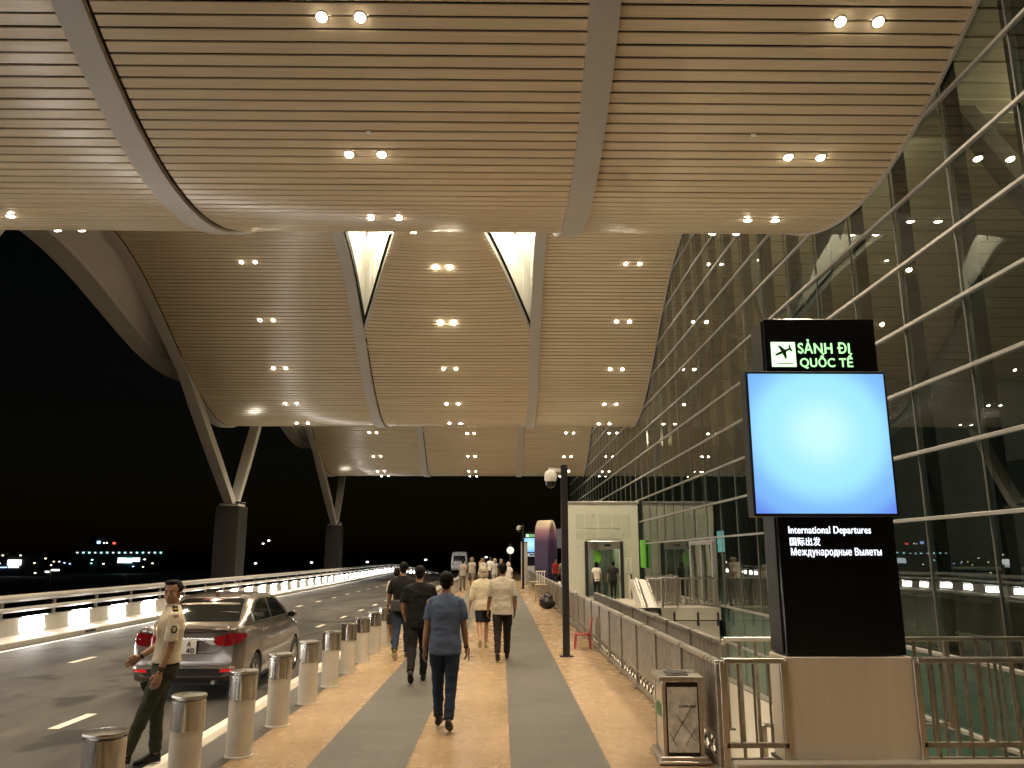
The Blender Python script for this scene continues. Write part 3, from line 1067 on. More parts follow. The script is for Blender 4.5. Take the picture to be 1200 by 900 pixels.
# skylight wells at the crests of the middle bay
for p in PEAKS[1:]:
    for side in (-1, 1):
        yy = [p - 5.4 + 10.8 * i / 28 for i in range(29)]
        rx = RIB[1] + HR if side < 0 else RIB[2] - HR
        mb = MB()
        # edge trim of the middle panel
        rr = []
        for y in yy:
            x = rx - side * (opening(y) + 0.05)
            ya, za = off(y, -0.06)
            yb, zb = off(y, 0.34)
            rr.append([(x - 0.055, ya, za), (x + 0.055, ya, za), (x + 0.055, yb, zb), (x - 0.055, yb, zb)])
        mb.rings(rr)
        mb.build('skylight_trim', M['rib'], canopy)
        mb = MB()
        for lo, hi, fx in ((0.34, 2.3, lambda y: rx - side * opening(y)), (0.5, 2.3, lambda y: rx - side * 0.004)):
            mb.grid(lambda y, t: (fx(y), y, wz(y) + lo + (hi - lo) * t), yy, (0.0, 0.5, 1.0))
        mb.grid(lambda y, t: (rx - side * opening(y) * t, y, wz(y) + 2.28), yy, (0.0, 0.5, 1.0))
        w = mb.build('skylight_well', M['white_panel'], canopy)
        # folded seams of the lining
        mb = MB()
        for y in yy[2:-2:2]:
            x = rx - side * (opening(y) - 0.012)
            mb.box(x, y, wz(y) + 1.3, 0.02, 0.03, 1.9)
        mb.build('lining_seam', M['rib'], w)
        # floodlight on a bracket inside the well
        fy = p + 1.6
        fx = rx - side * opening(fy) * 0.45
        fz = wz(fy) + 0.75
        f = MB()
        f.lathe([(0.05, -0.28), (0.13, -0.05), (0.16, 0.16), (0.14, 0.18)], 16)
        f.box(0, 0, -0.33, 0.05, 0.05, 0.2)
        fo = f.build('floodlight', M['dark_metal'], canopy, smooth=True, loc=(fx, fy, fz))
        f = MB()
        f.lathe([(0.14, 0.181), (0.10, 0.235), (0.03, 0.25)], 16)
        f.build('lens', M['flood'], fo, smooth=True)
        for k, (dy, dz, e) in enumerate(((-0.3, 0.6, 260), (-1.6, 0.9, 200), (1.5, 0.45, 90))):
            l = bpy.data.lights.new('flood_lamp', 'POINT')
            l.energy = e
            l.color = (1.0, 0.9, 0.68)
            l.shadow_soft_size = 0.12
            lo = bpy.data.objects.new('flood_lamp', l)
            COL.objects.link(lo)
            lo.parent = fo
            lo.location = (side * 0.0, dy, dz)

# ------------------------------------------------------------------ twin downlights
BAY = {'left': -9.0, 'middle': -2.1, 'right': 4.68}
ROWS = {0: [4.9, 7.0, 9.1, 11.2, 13.3, 15.6, 17.9], 1: [21.6, 24.2, 26.75, 29.3, 31.45, 33.5, 35.6, 38.0, 40.5], 2: [44.2, 47.0, 49.9, 51.8, 53.65, 55.85, 57.95, 60.0]}
WN = ['nearest', 'second', 'farthest']
bm_h = None
first_light = None
SPOT_E = 420
mb = MB()
mb.box(0, 0, 0.02, 0.72, 0.13, 0.05, 0.01)
housing_mesh = None
for w in ROWS:
    for bay, bx in BAY.items():
        for ri, y in enumerate(ROWS[w]):
            x = bx + (0.25 if w == 2 and bay == 'left' else 0)
            lab = f'twin warm downlight in the {bay} ceiling bay, {ORD[ri]} row of the {WN[w]} roof wave'
            t = thing('twin_downlight', lab, 'ceiling light', (x, y, wz(y) + (crown(x, y) if bay == 'middle' else 0) - 0.012), 0, 'twin downlights in the slatted ceiling')
            t.rotation_euler = (math.atan(wslope(y)), 0, 0)
            if housing_mesh is None:
                f = MB()
                for s in (-1, 1):
                    f.lathe([(0.085, 0.05), (0.085, 0.002), (0.066, -0.004), (0.062, 0.03)], 18, (s * 0.25, 0, 0), cap=False)
                f.box(0, 0, 0.08, 0.70, 0.12, 0.03)
                h = f.build('housing', M['plate'], t)
                bulbs = []
                for s in (-1, 1):
                    f = MB()
                    f.lathe([(0.066, 0.008), (0.06, -0.012), (0.03, -0.024)], 14, (s * 0.25, 0, 0))
                    bulbs.append(f.build('bulb', M['bulb'], t, smooth=True))
                housing_mesh = (h.data, bulbs[0].data, bulbs[1].data)
            else:
                for nm, me in zip(('housing', 'bulb', 'bulb'), housing_mesh):
                    o = bpy.data.objects.new(nm, me)
                    COL.objects.link(o)
                    o.parent = t
            if w == 1 and bay == 'middle' and ri < 4:      # the bigger fittings between the skylights
                for o in t.children:
                    if o.name.startswith('bulb'):
                        o.scale = (1.5, 1.5, 1.5)
                        o.location.x = -0.125 * (1 if sum(v.co.x for v in o.data.vertices) > 0 else -1)
            l = bpy.data.lights.get('downlight_lamp')
            if l is None:
                l = bpy.data.lights.new('downlight_lamp', 'SPOT')
                l.energy = SPOT_E
                l.color = (1.0, 0.82, 0.58)
                l.spot_size = math.radians(128)
                l.spot_blend = 0.9
                l.shadow_soft_size = 0.1
            lo = bpy.data.objects.new('downlight_lamp', l)
            COL.objects.link(lo)
            lo.parent = t
            lo.location = (0, 0, -0.09)
            lo.rotation_euler = (-t.rotation_euler[0], 0, 0)

# ------------------------------------------------------------------ V columns
M['up_lens'] = mat('uplight_lens', (1, 1, 1), 0.4, emit=(1.0, 0.88, 0.66), strength=2.0)
UP_E = 95


def vcolumn(xc, y, yt, label):
    t = thing('roof_column', label, 'column', (xc, y, 0), 0, 'columns carrying the outer edge of the canopy')
    mb = MB()
    mb.box(0, 0, -0.95, 1.1, 1.3, 10.1, 0.02)
    mb.build('plinth', M['dark_gran'], t)
    mb = MB()
    mb.box(0, 0, 4.16, 0.9, 1.0, 0.12, 0.02)
    mb.build('cap_plate', M['rib'], t)
    for s in (-1, 1):
        ye = yt + s * 6.1 - y
        a = Vector((0.0, s * 0.22, 4.2))
        b = Vector((-12.95 - xc, ye, wz(y + ye) + 0.15))
        d = b - a
        m = frame(d)
        rr = []
        for k, (tt, wd, hh) in enumerate(((0, 0.2, 0.17), (0.04, 0.2, 0.18), (0.3, 0.23, 0.21), (0.7, 0.23, 0.2), (1.0, 0.19, 0.17))):
            c = a + d * tt
            rr.append([c + m @ Vector((u * wd, 0, v * hh)) for u, v in ((-1, -1), (1, -1), (1, 1), (-1, 1))])
        mb = MB()
        mb.rings(rr)
        mb.build('strut', M['rib'], t)
    for dx, dy in ((0.38, -0.45), (0.38, 0.45)):
        f = MB()
        f.lathe([(0.1, 4.22), (0.11, 4.3), (0.09, 4.33)], 16, (dx, dy, 0))
        u = f.build('uplight', M['dark_metal'], t, smooth=0.5)
        f = MB()
        f.lathe([(0.085, 4.332), (0.001, 4.335)], 16, (dx, dy, 0))
        f.build('lens', M['up_lens'], u)
        l = bpy.data.lights.new('uplight_lamp', 'SPOT')
        l.energy = UP_E
        l.color = (1.0, 0.87, 0.68)
        l.spot_size = math.radians(120)
        l.spot_blend = 0.8
        l.shadow_soft_size = 0.3
        lo = bpy.data.objects.new('uplight_lamp', l)
        COL.objects.link(lo)
        lo.parent = u
        lo.location = (dx + 0.05, dy, 4.4)
        lo.rotation_euler = (math.radians(180), 0, math.radians(0))
        lo.rotation_euler = Vector((0.75, 0.25 * (1 if dy > 0 else -1), 1)).to_track_quat('-Z', 'Y').to_euler()
    return t


vcolumn(-12.75, 38.2, 37.1, 'large V-shaped roof column on a dark granite block behind the guard and car')
vcolumn(-12.75, 62.0, 60.5, 'smaller-looking, farther V-shaped roof column on a dark granite block')
vcolumn(-12.75, 14.7, 13.68, 'V-shaped roof column closest to the camera, left of the near roof wave')

for i, (x, y, lab) in enumerate(((-1.98, 10.75, 'small pale square sensor on the nearest middle ceiling bay'), (3.75, 10.75, 'small pale square sensor on the nearest right ceiling bay'), (-2.9, 30.4, 'tiny pale sensor in the middle bay of the second roof wave'))):
    o = MB().box(0, 0, -0.012, 0.075, 0.075, 0.03, 0.006).build('ceiling_sensor', M['white_panel'], None, loc=(x, y, wz(y) + (crown(x, y) if i != 1 else 0)))
    o.rotation_euler = (math.atan(wslope(y)), 0, 0)
    tag(o, lab, 'sensor')

# ------------------------------------------------------------------ ground, road, pavement
def lerp_table(tab, y):
    if y <= tab[0][0]:
        return tab[0][1]
    for (a, u), (b, v) in zip(tab, tab[1:]):
        if y <= b:
            t = (y - a) / (b - a)
            return u + (v - u) * t
    return tab[-1][1]


ZR = -0.13                                 # road level below the pavement
XB_T = [(-20, -10.13), (0, -10.25), (17.2, -10.5), (25.7, -10.7), (42, -11.1), (62, -11.55), (88, -12.5), (100, -12.3), (110, -11.2), (118, -9.2), (124, -7.0), (132, -3.0)]
ZB_T = [(-20, ZR), (98, ZR), (108, ZR - 0.45), (116, ZR - 1.1), (122, ZR - 1.8), (132, ZR - 2.8)]
BY = [-20 + i * 1.0 for i in range(153)]


def smooth_tab(tab, y):
    return sum(lerp_table(tab, y + d) for d in (-4, -2, 0, 2, 4)) / 5


XBv = {y: smooth_tab(XB_T, y) for y in BY}


def xb(y):
    return smooth_tab(XB_T, y)


def zb(y):
    return smooth_tab(ZB_T, y)


mb = MB()
mb.grid(lambda u, v: (u, v, -6.0 + 1.2 * noise.noise(Vector((u * 0.004, v * 0.004, 0)))), [-2600 + 130 * i for i in range(41)], [-400 + 130 * i for i in range(28)])
struct(mb.build('ground', M['ground']))

mb = MB()
mb.grid(lambda y, t: (xb(y) - 0.3 + (-2.95 - xb(y) + 0.3) * t, y, zb(y) - 0.004), BY, [i / 6 for i in range(7)])
struct(mb.build('road', M['asphalt']))
# deck body under road and pavement
mb = MB()
mb.grid(lambda y, t: (xb(y) - 0.45 + (2.3 - xb(y) + 0.45) * t, y, zb(y) - 0.9), BY, [0, 0.5, 1])
mb.grid(lambda y, t: (xb(y) - 0.45, y, zb(y) - 0.9 + 0.88 * t), BY, [0, 1])
struct(mb.build('road_deck', M['conc']))

PAVE_END = 104.0
mb = MB()
yy = [-16 + 2 * i for i in range(61)]
mb.grid(lambda y, x: (x, y, 0.0), yy, (-2.44, -1.0, 0.5, 2.02))
mb.grid(lambda y, x: (x, y, 0.0), [-16, -8, 0, 7.25], (2.02, 4.0, XF - 0.1))
mb.quad((2.02, 7.25, 0), (2.02, 7.25, -0.9), (XF - 0.1, 7.25, -0.9), (XF - 0.1, 7.25, 0))
mb.quad((2.02, 7.25, 0), (2.02, 104, 0), (2.02, 104, -0.9), (2.02, 7.25, -0.9))
struct(mb.build('pavement', M['tan']))
mb = MB()
mb.grid(lambda y, x: (x, y, 0.004), yy, (-1.69, -0.82))
mb.grid(lambda y, x: (x, y, 0.004), yy, (0.09, 0.965))
struct(mb.build('paving_strips', M['strip']))
mb = MB()
for i in range(60):
    mb.box(-2.935, -16 + 2 * i + 1, -0.078, 0.13, 1.99, 0.17, 0.012)
struct(mb.build('kerb', M['kerb']))
mb = MB()
mb.grid(lambda y, x: (x, y, 0.002), yy, (-2.87, -2.44))
struct(mb.build('gutter', M['drain']))
mb = MB()
mb.grid(lambda y, x: (x, y, ZR), [y for y in yy if y < 98], (-3.34, -3.2))
mb.grid(lambda y, t: (xb(y) + 0.16 + 0.1 * t, y, zb(y)), BY, (0, 1))
for x, y0 in ((-5.12, 3.55), (-7.98, 6.03)):
    k = 0
    while y0 + 3.34 * k < 95:
        y = y0 + 3.34 * k
        mb.quad((x - 0.065, y - 0.45, ZR), (x + 0.065, y - 0.45, ZR), (x + 0.065, y + 0.45, ZR), (x - 0.065, y + 0.45, ZR))
        k += 1
struct(mb.build('road_markings', M['white_line']))

# ------------------------------------------------------------------ road barrier with glowing boxes drawn as pools of light
bar = thing('road_barrier', 'pale barrier with two tube rails and glowing light panels along the road', 'barrier')
mb = MB()
rr = []
for y in BY:
    x, z = xb(y), zb(y)
    rr.append([(x, y, z - 0.05), (x, y, z + 0.1), (x - 0.02, y, z + 0.12), (x - 0.24, y, z + 0.16), (x - 0.3, y, z + 0.2), (x - 0.35, y, z + 0.57), (x - 0.46, y, z + 0.57), (x - 0.48, y, z - 0.85)])
mb.rings(rr)
mb.build('parapet', M['conc'], bar)
for zc, r, xo in ((1.0, 0.09, -0.4), (0.75, 0.06, -0.38)):
    mb = MB()
    mb.tube([(xb(y) + xo, y, zb(y) + zc) for y in BY], r, 12, 0.95)
    mb.build('rail', M['rib'], bar, smooth=True)
post_mesh = pool_mesh = slot_mesh = None
y = -15.7
k = 0
while y < 128:
    if post_mesh is None:
        f = MB()
        f.box(0, 0, 0.18, 0.06, 0.12, 0.62, 0.01)
        f.box(0.0, 0, 0.0, 0.14, 0.2, 0.02)
        o = f.build('rail_post', M['alu'], bar)
        post_mesh = o.data
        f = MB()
        f.box(0, 0, 0, 0.03, 1.02, 0.27, 0.012, Matrix.Rotation(math.radians(-10), 3, 'Y'))  # glowing box shaped like the pool of light cast on the wall
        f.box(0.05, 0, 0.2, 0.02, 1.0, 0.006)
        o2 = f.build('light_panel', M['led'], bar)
        pool_mesh = o2.data
    else:
        o = link_mesh('rail_post', post_mesh, None, bar)
        o2 = link_mesh('light_panel', pool_mesh, None, bar)
    o.location = (xb(y + 1) - 0.4, y + 1, zb(y + 1) + 0.58)
    ang = math.atan2(xb(y + 0.5) - xb(y - 0.5), 1.0)
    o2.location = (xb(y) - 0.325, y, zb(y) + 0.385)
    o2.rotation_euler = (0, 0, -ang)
    if k % 4 == 1:
        f = MB()
        f.box(0, 0, 0, 0.03, 0.55, 0.055)
        f.build('drain_slot', M['black_matt'], bar, loc=(xb(y) - 0.006, y, zb(y) + 0.055))
    y += 2.19
    k += 1

# low wall between road and pavement farther on
lw = thing('low_parapet_wall', 'low pale concrete wall with a grey coping between road and pavement past the bollards', 'wall', (-2.42, 41, 0))
MB().box(0, 0, 0.25, 0.22, 34, 0.6, 0.01).build('wall_body', M['conc'], lw)
MB().box(0, 0, 0.59, 0.3, 34, 0.08, 0.015).build('coping', M['steel_dull'], lw)

# ------------------------------------------------------------------ bollards
bol = None
for i in range(12):
    y = 5.24 + 1.335 * i
    lab = f'steel-capped concrete bollard, {ORD[i]} from the camera in the row along the kerb'
    if bol is None:
        bol = thing('bollard', lab, 'bollard', (-2.42, y, 0), 0, 'steel-capped bollards along the kerb')
        f = MB()
        f.lathe([(0.128, 0.0), (0.128, 0.012), (0.118, 0.016), (0.118, 0.5)], 32)
        f.build('shaft', M['bollard'], bol, smooth=True)
        f = MB()
        f.lathe([(0.123, 0.497), (0.125, 0.5), (0.125, 0.715), (0.121, 0.718)], 40)
        f.build('cap', M['steel_v'], bol, smooth=0.5)
        f = MB()
        f.lathe([(0.1, 0.718), (0.1, 0.733), (0.128, 0.735), (0.13, 0.742), (0.128, 0.752), (0.06, 0.758), (0.0005, 0.759)], 40)
        f.build('lid', M['steel'], bol, smooth=0.5)
    else:
        dup(bol, (-2.42 + random.uniform(-0.008, 0.008), y, 0), random.uniform(0, 6), lab)

# ------------------------------------------------------------------ glass facade
ZTR = [-1.40, -0.47, 0.46, 2.33] + [2.33 + 0.956 * k for k in range(1, 13)]
FY0, FY1 = -3.94, 71.0
fac = thing('glass_facade', 'tall glass curtain wall of the terminal with pale horizontal fins', 'glass facade')
mb = MB()
mb.quad((XF, FY0, -1.4), (XF, FY1, -1.4), (XF, FY1, 13.9), (XF, FY0, 13.9))
mb.build('glazing', M['glass'], fac)
MB().box(XF + 0.09, (FY0 + FY1) / 2, -0.47, 0.06, FY1 - FY0, 1.84).build('spandrel', M['spandrel'], fac)
for z in ZTR:
    mb = MB()
    mb.box(XF - 0.02, (FY0 + FY1) / 2, z, 0.07, FY1 - FY0, 0.05 if z != -1.40 else 0.1, 0.006)
    mb.build('transom', M['alu'], fac)
ml = None
k = 0
yv = FY0
while yv < FY1 + 0.1:
    if ml is None:
        f = MB()
        f.box(XF - 0.012, 0, 6.25, 0.018, 0.011, 15.3)
        o = f.build('joint_seam', M['seam'], fac)
        f = MB()
        f.box(XF + 0.16, 0, 6.25, 0.2, 0.07, 15.3)
        o2 = f.build('mullion', M['mullion'], fac)
        ml = (o.data, o2.data)
    else:
        o = link_mesh('joint_seam', ml[0], None, fac)
        o2 = link_mesh('mullion', ml[1], None, fac)
    o.location = (0, yv, 0)
    o2.location = (0, yv, 0)
    yv += 1.55
    k += 1
# entrance door frame in the facade
df = thing('entrance_portal', 'pale metal entrance door frame at the facade by the bridge', 'door frame', (XF - 0.12, 24.2, 0.46))
for dy in (-1.25, 0.0, 1.35):
    MB().box(0, dy, 0.93, 0.14, 0.16 if dy else 0.1, 1.78, 0.01).build('jamb', M['alu'], df)
MB().box(0, 0.05, 1.74, 0.15, 2.8, 0.12, 0.01).build('head', M['alu'], df)
for dy in (-0.62, 0.68):
    d = MB().box(0.02, dy, 0.9, 0.02, 1.15, 1.6).build('door_leaf', M['clear'], df)
    MB().box(-0.03, dy + 0.45, 0.85, 0.03, 0.03, 0.7).build('handle', M['steel'], d)

# lower wall below the glass
lwall = MB().box(XF + 0.05, 34, -3.75, 0.2, 75, 4.55).build('lower_wall', M['white_wall'])
tag(lwall, 'warm white wall below the foot of the glass facade', 'wall')
mb = MB()
mb.grid(lambda x, y: (x, y, -5.9), (2.0, 4, 6.2), [0, 20, 40, 71])
struct(mb.build('lower_floor', M['kerb']))
# floor boards of lit lower landing
mb = MB()
for i in range(26):
    mb.box(4.7, 7.8 + 0.13 * i, -1.2, 2.6, 0.1, 0.04)
lb = mb.build('lower_landing', M['slat'])
tag(lb, 'slatted landing below pavement level beside the kiosk railing', 'landing')
hide = MB().box(4.7, 9.5, -1.3, 2.7, 3.5, 0.12).build('landing_slab', M['white_wall'], lb)

# ------------------------------------------------------------------ terminal hall behind the glass
mb = MB()
mb.grid(lambda x, y: (x, y, 0.45), (XF + 0.28, 12, 20, 30), [-10, 10, 30, 50, 71])
struct(mb.build('hall_floor', M['hall_floor']))
mb = MB()
mb.quad((26, -10, -1), (26, 72, -1), (26, 72, 15), (26, -10, 15))
mb.quad((6.3, 71.4, -1), (26, 71.4, -1), (26, 71.4, 15), (6.3, 71.4, 15))
mb.quad((XF + 0.3, -10, 0.44), (XF + 0.3, 72, 0.44), (XF + 0.3, 72, -1.5), (XF + 0.3, -10, -1.5))
struct(mb.build('hall_wall', M['hall']))
mb = MB()
for y in [v for i, v in enumerate(STEPS) if i % 3 == 0]:
    s = wslope(y)
    mb.box(16.2, y, wz(y) + 2.3, 19.4, 0.5, 0.03, 0, Matrix.Rotation(math.atan(s), 3, 'X'))
ho = mb.build('hall_ceiling', M['slat'])
struct(ho)
mb = MB()
mb.grid(lambda y, x: (x, y, wz(y) + 2.6), ys, (6.5, 16, 26))
struct(mb.build('hall_roof', M['gap']))
tr = None
for i, y in enumerate((10.6, 22.3, 34.0, 45.7, 57.4)):
    lab = f'grey lattice column behind the facade glass, {ORD[i]} from the camera'
    if tr is None:
        tr = thing('lattice_column', lab, 'column', (8.3, y, 0.45), 0, 'lattice columns inside the terminal')
        for dx in (-0.45, 0.45):
            MB().box(dx, 0, 6.2, 0.26, 0.3, 12.4, 0.01).build('chord', M['truss'], tr)
        mb = MB()
        for q in range(8):
            mb.bar((-0.45, 0, 0.8 + q * 1.45), (0.45, 0, 1.6 + q * 1.45), 0.12, 0.12)
        mb.build('lacing', M['truss'], tr)
        for sy in (-1, 1):
            MB().bar((0, 0, 5.5), (0.6, sy * 4.6, 12.0), 0.32, 0.36).build('brace', M['truss'], tr)
    else:
        dup(tr, (8.3, y, 0.45), 0, lab)
# hall downlights and a teal light box
hl = None
n = 0
for y in (8.0, 15.5, 20, 29, 38, 47, 58):
    for x in (10.0, 15.0):
        lab = f'small downlight in the hall ceiling behind the glass, {ORD[n]} counted from the near end'
        z = wz(y) + 2.25
        if hl is None:
            hl = thing('hall_downlight', lab, 'ceiling light', (x, y, z), 0, 'hall downlights behind the facade')
            f = MB()
            f.lathe([(0.12, 0.0), (0.12, -0.02), (0.08, -0.03)], 14)
            f.build('trim_ring', M['steel_dull'], hl)
            f = MB()
            f.lathe([(0.08, -0.025), (0.05, -0.04)], 12)
            f.build('bulb', M['bulb_dim'], hl)
        else:
            hlx = dup(hl, (x, y, z), 0, lab)
        n += 1
for i, (x, y) in enumerate(((11, 12), (11, 24), (11, 40), (11, 58))):
    l = bpy.data.lights.new('hall_lamp', 'POINT')
    l.energy = 260
    l.color = (1.0, 0.86, 0.66)
    l.shadow_soft_size = 0.4
    o = bpy.data.objects.new('hall_lamp', l)
    COL.objects.link(o)
    o.location = (x, y, wz(y) + 1.6)
teal = thing('light_box', 'pale teal glowing panel inside the hall beside the door frame', 'light box', (9.2, 35.0, 2.4))
MB().box(0, 0, 0, 0.12, 5.2, 1.0, 0.01).build('casing', M['dark_metal'], teal)
MB().box(-0.07, 0, 0, 0.02, 5.0, 0.85).build('lit_face', mat('teal_light', (0.2, 0.4, 0.4), 0.5, emit=(0.3, 0.75, 0.7), strength=0.55), teal)
kd = thing('hall_kiosk', 'dark check-in counter block standing inside the hall', 'counter', (9.0, 13.8, 0.45))
MB().box(0, 0, 0.55, 1.0, 3.2, 1.1, 0.02).build('counter_body', M['dark_gran'], kd)
MB().box(0, 0, 1.13, 1.15, 3.4, 0.05, 0.01).build('counter_top', M['truss'], kd)
MB().box(0.3, 0, 2.6, 0.15, 2.4, 0.9, 0.01).build('overhead_board', M['black_matt'], kd)

# ------------------------------------------------------------------ bridge to the entrance
def bz(y):
    return 0.42 * max(0.0, min(1.0, (36 - y) / 13.5))


mb = MB()
by = [22.5 + i * 1.5 for i in range(26)]
mb.grid(lambda y, x: (x, y, bz(y)), by, (2.5, 4.0, XF - 0.13))
mb.quad((4.4, 22.5, 0.42), (XF - 0.13, 22.5, 0.42), (XF - 0.13, 22.5, 0.1), (4.4, 22.5, 0.1))
struct(mb.build('bridge_floor', M['kerb']))
wl = MB().box(5.1, 22.9, -2.9, 1.9, 0.2, 5.9).build('bridge_pier', M['white_wall'])
tag(wl, 'warm white pier wall under the near edge of the bridge', 'wall')
bm2 = thing('bridge_beam', 'dark steel edge beam with hanging brackets under the bridge', 'beam', (0, 22.62, 0))
MB().box(5.2, 0, 0.24, 1.7, 0.14, 0.22).build('beam_web', M['dark_metal'], bm2)
for x in (4.75, 5.4, 5.95):
    MB().box(x, -0.1, 0.12, 0.06, 0.06, 0.36).build('bracket', M['dark_metal'], bm2)


def guard_rail(name, label, a, b, h, pitch=0.11, group=None, flat=0.012, wide=0.035, postgap=1.5, zlow=0.08, capw=0.07, base=None):
    """railing of flat upright bars between two points"""
    a, b = Vector(a), Vector(b)
    L = (b - a).length
    ang = math.atan2(-(b.x - a.x), b.y - a.y)
    t = thing(name, label, 'railing', a, ang, group)
    sl = (b.z - a.z) / L
    MB().bar((0, 0, h), (0, L, h + sl * L), capw, 0.045, 0.006).build('top_rail', M['steel'], t)
    MB().bar((0, 0, zlow), (0, L, zlow + sl * L), 0.05, 0.04).build('bottom_rail', M['steel_dull'], t)
    n = max(1, round(L / postgap))
    bars = max(1, int(L / n / pitch))
    for i in range(n):
        f = MB()
        for j in range(1, bars):
            y = L * i / n + (L / n) * j / bars
            f.box(0, y, (h + zlow) / 2 + sl * y, flat, wide, h - zlow)
        f.build('bar_panel', M['steel_dull'], t)
    for i in range(n + 1):
        y = L * i / n
        MB().box(0, y, h / 2 + sl * y, 0.05, 0.06, h, 0.004).build('post', M['steel'], t)
    return t


guard_rail('bridge_railing', 'steel bar railing along the near edge of the bridge in front of the lift', (4.45, 22.55, 0.42), (5.98, 22.55, 0.42), 0.78, 0.12)
guard_rail('bridge_railing', 'steel bar railing on the bridge between lift and doors, farther from the edge', (4.9, 27.5, 0.27), (5.98, 27.5, 0.27), 0.86, 0.12)
guard_rail('bridge_railing', 'short steel railing on the bridge running away from the edge', (4.9, 22.7, 0.42), (4.9, 27.3, 0.27), 0.8, 0.12)

for lab, x, w in (('wide white sloping parapet of the stair at the bridge edge', 4.22, 0.2), ('thin white sloping parapet beside the wide one at the bridge edge', 3.97, 0.05)):
    t = thing('stair_parapet', lab, 'parapet', (x, 0, 0), 0, 'white sloping parapets at the bridge edge')
    f = MB()
    f.prism([(24.9, 0.9), (24.9, 1.12), (24.3, 1.1), (22.6, 0.28), (21.0, -0.7), (21.0, -1.1)], lambda u, v, d: (d - w / 2, u, v), w)
    f.build('parapet_body', M['white_panel'], t)
    MB().bar((w / 2 + 0.03, 24.3, 1.16), (w / 2 + 0.03, 21.0, -0.62), 0.04, 0.04).build('handrail', M['steel'], t)

# lift lobby
lift = thing('lift_lobby', 'pale frosted glass lift box at the end of the bridge', 'lift', (4.5, 35.4, 0))
MB().box(-1.13, 1.4, 2.04, 0.82, 2.8, 4.08, 0.01).build('side_wall', M['frost'], lift)
MB().box(1.13, 1.4, 2.04, 0.82, 2.8, 4.08, 0.01).build('side_wall', M['frost'], lift)
MB().box(0, 1.4, 3.27, 1.44, 2.78, 1.62).build('front_panel', M['frost'], lift)
MB().box(0, 1.4, 4.13, 3.2, 2.9, 0.1, 0.01).build('roof_slab', M['alu'], lift)
MB().box(0, 2.7, 1.2, 1.44, 0.05, 2.4).build('back_wall', M['hall'], lift)
for s in (-1, 1):
    MB().box(s * 0.77, -0.06, 1.22, 0.13, 0.14, 2.44, 0.01).build('door_jamb', M['dark_metal'], lift)
hd = MB().box(0, -0.07, 2.27, 1.4, 0.16, 0.34, 0.01).build('door_header', M['steel'], lift)
MB().box(0.15, -0.155, 2.27, 0.28, 0.01, 0.07).build('indicator', M['black'], hd)
dl = MB().box(0.1, 0.1, 1.05, 1.1, 0.03, 2.1).build('door_glass', M['clear'], lift)
f = MB()
f.prism([(0.33 * math.cos(a), 0.33 * math.sin(a)) for a in [-PI / 2 + PI * i / 16 for i in range(17)]], lambda u, v, d: (-0.44 + u, 0.07 - d, 1.75 + v), 0.008)
gd = f.build('green_dot', mat('leaf_green', (0.16, 0.5, 0.06), 0.5), dl)
lc = MB().box(0, 1.2, 2.42, 1.0, 0.8, 0.03).build('lift_ceiling_light', M['flood_soft'], lift)
nb = MB().box(1.05, -0.012, 1.42, 0.3, 0.015, 0.62).build('notice', M['white_panel'], lift)
f = MB()
for i in range(9):
    f.box(1.05, -0.022, 1.66 - i * 0.06, 0.2 - 0.05 * (i % 3), 0.004, 0.012)
f.build('notice_print', M['dark_metal'], nb)
f = MB()
for z in (3.55, 2.75, 2.2):
    for x in (-1.15, -0.85, -0.45, 0.4, 0.85, 1.15):
        if z > 2.3 or abs(x) > 0.8:
            f.ell((x, -0.015, z), (0.025, 0.02, 0.025), 8, 6)
f.build('glass_fixing', M['steel'], lift)
f = MB()
for z0, z1 in ((3.0, 3.62), (2.55, 2.95)):
    for x0, x1 in ((-1.2, -0.85), (-0.78, -0.3), (-0.2, 0.35), (0.42, 0.8), (0.85, 1.2)):
        f.box((x0 + x1) / 2, -0.004, (z0 + z1) / 2, x1 - x0, 0.006, z1 - z0)
f.build('glass_sheet', mat('frosted_sheet', (0.5, 0.52, 0.43), 0.3), lift)
gs = MB().box(6.08, 34.6, 1.9, 0.1, 0.9, 1.15, 0.01).build('green_banner', mat('banner_green', (0.14, 0.5, 0.05), 0.6))
tag(gs, 'bright green banner on the facade right of the lift', 'banner')
bl = thing('lift_bollard', 'steel post right of the lift door', 'bollard', (5.32, 33.6, bz(33.6)))
f = MB()
f.lathe([(0.09, 0), (0.09, 0.9), (0.1, 0.92), (0.1, 0.98), (0.02, 1.02)], 16)
f.build('post_body', M['steel_v'], bl, smooth=True)

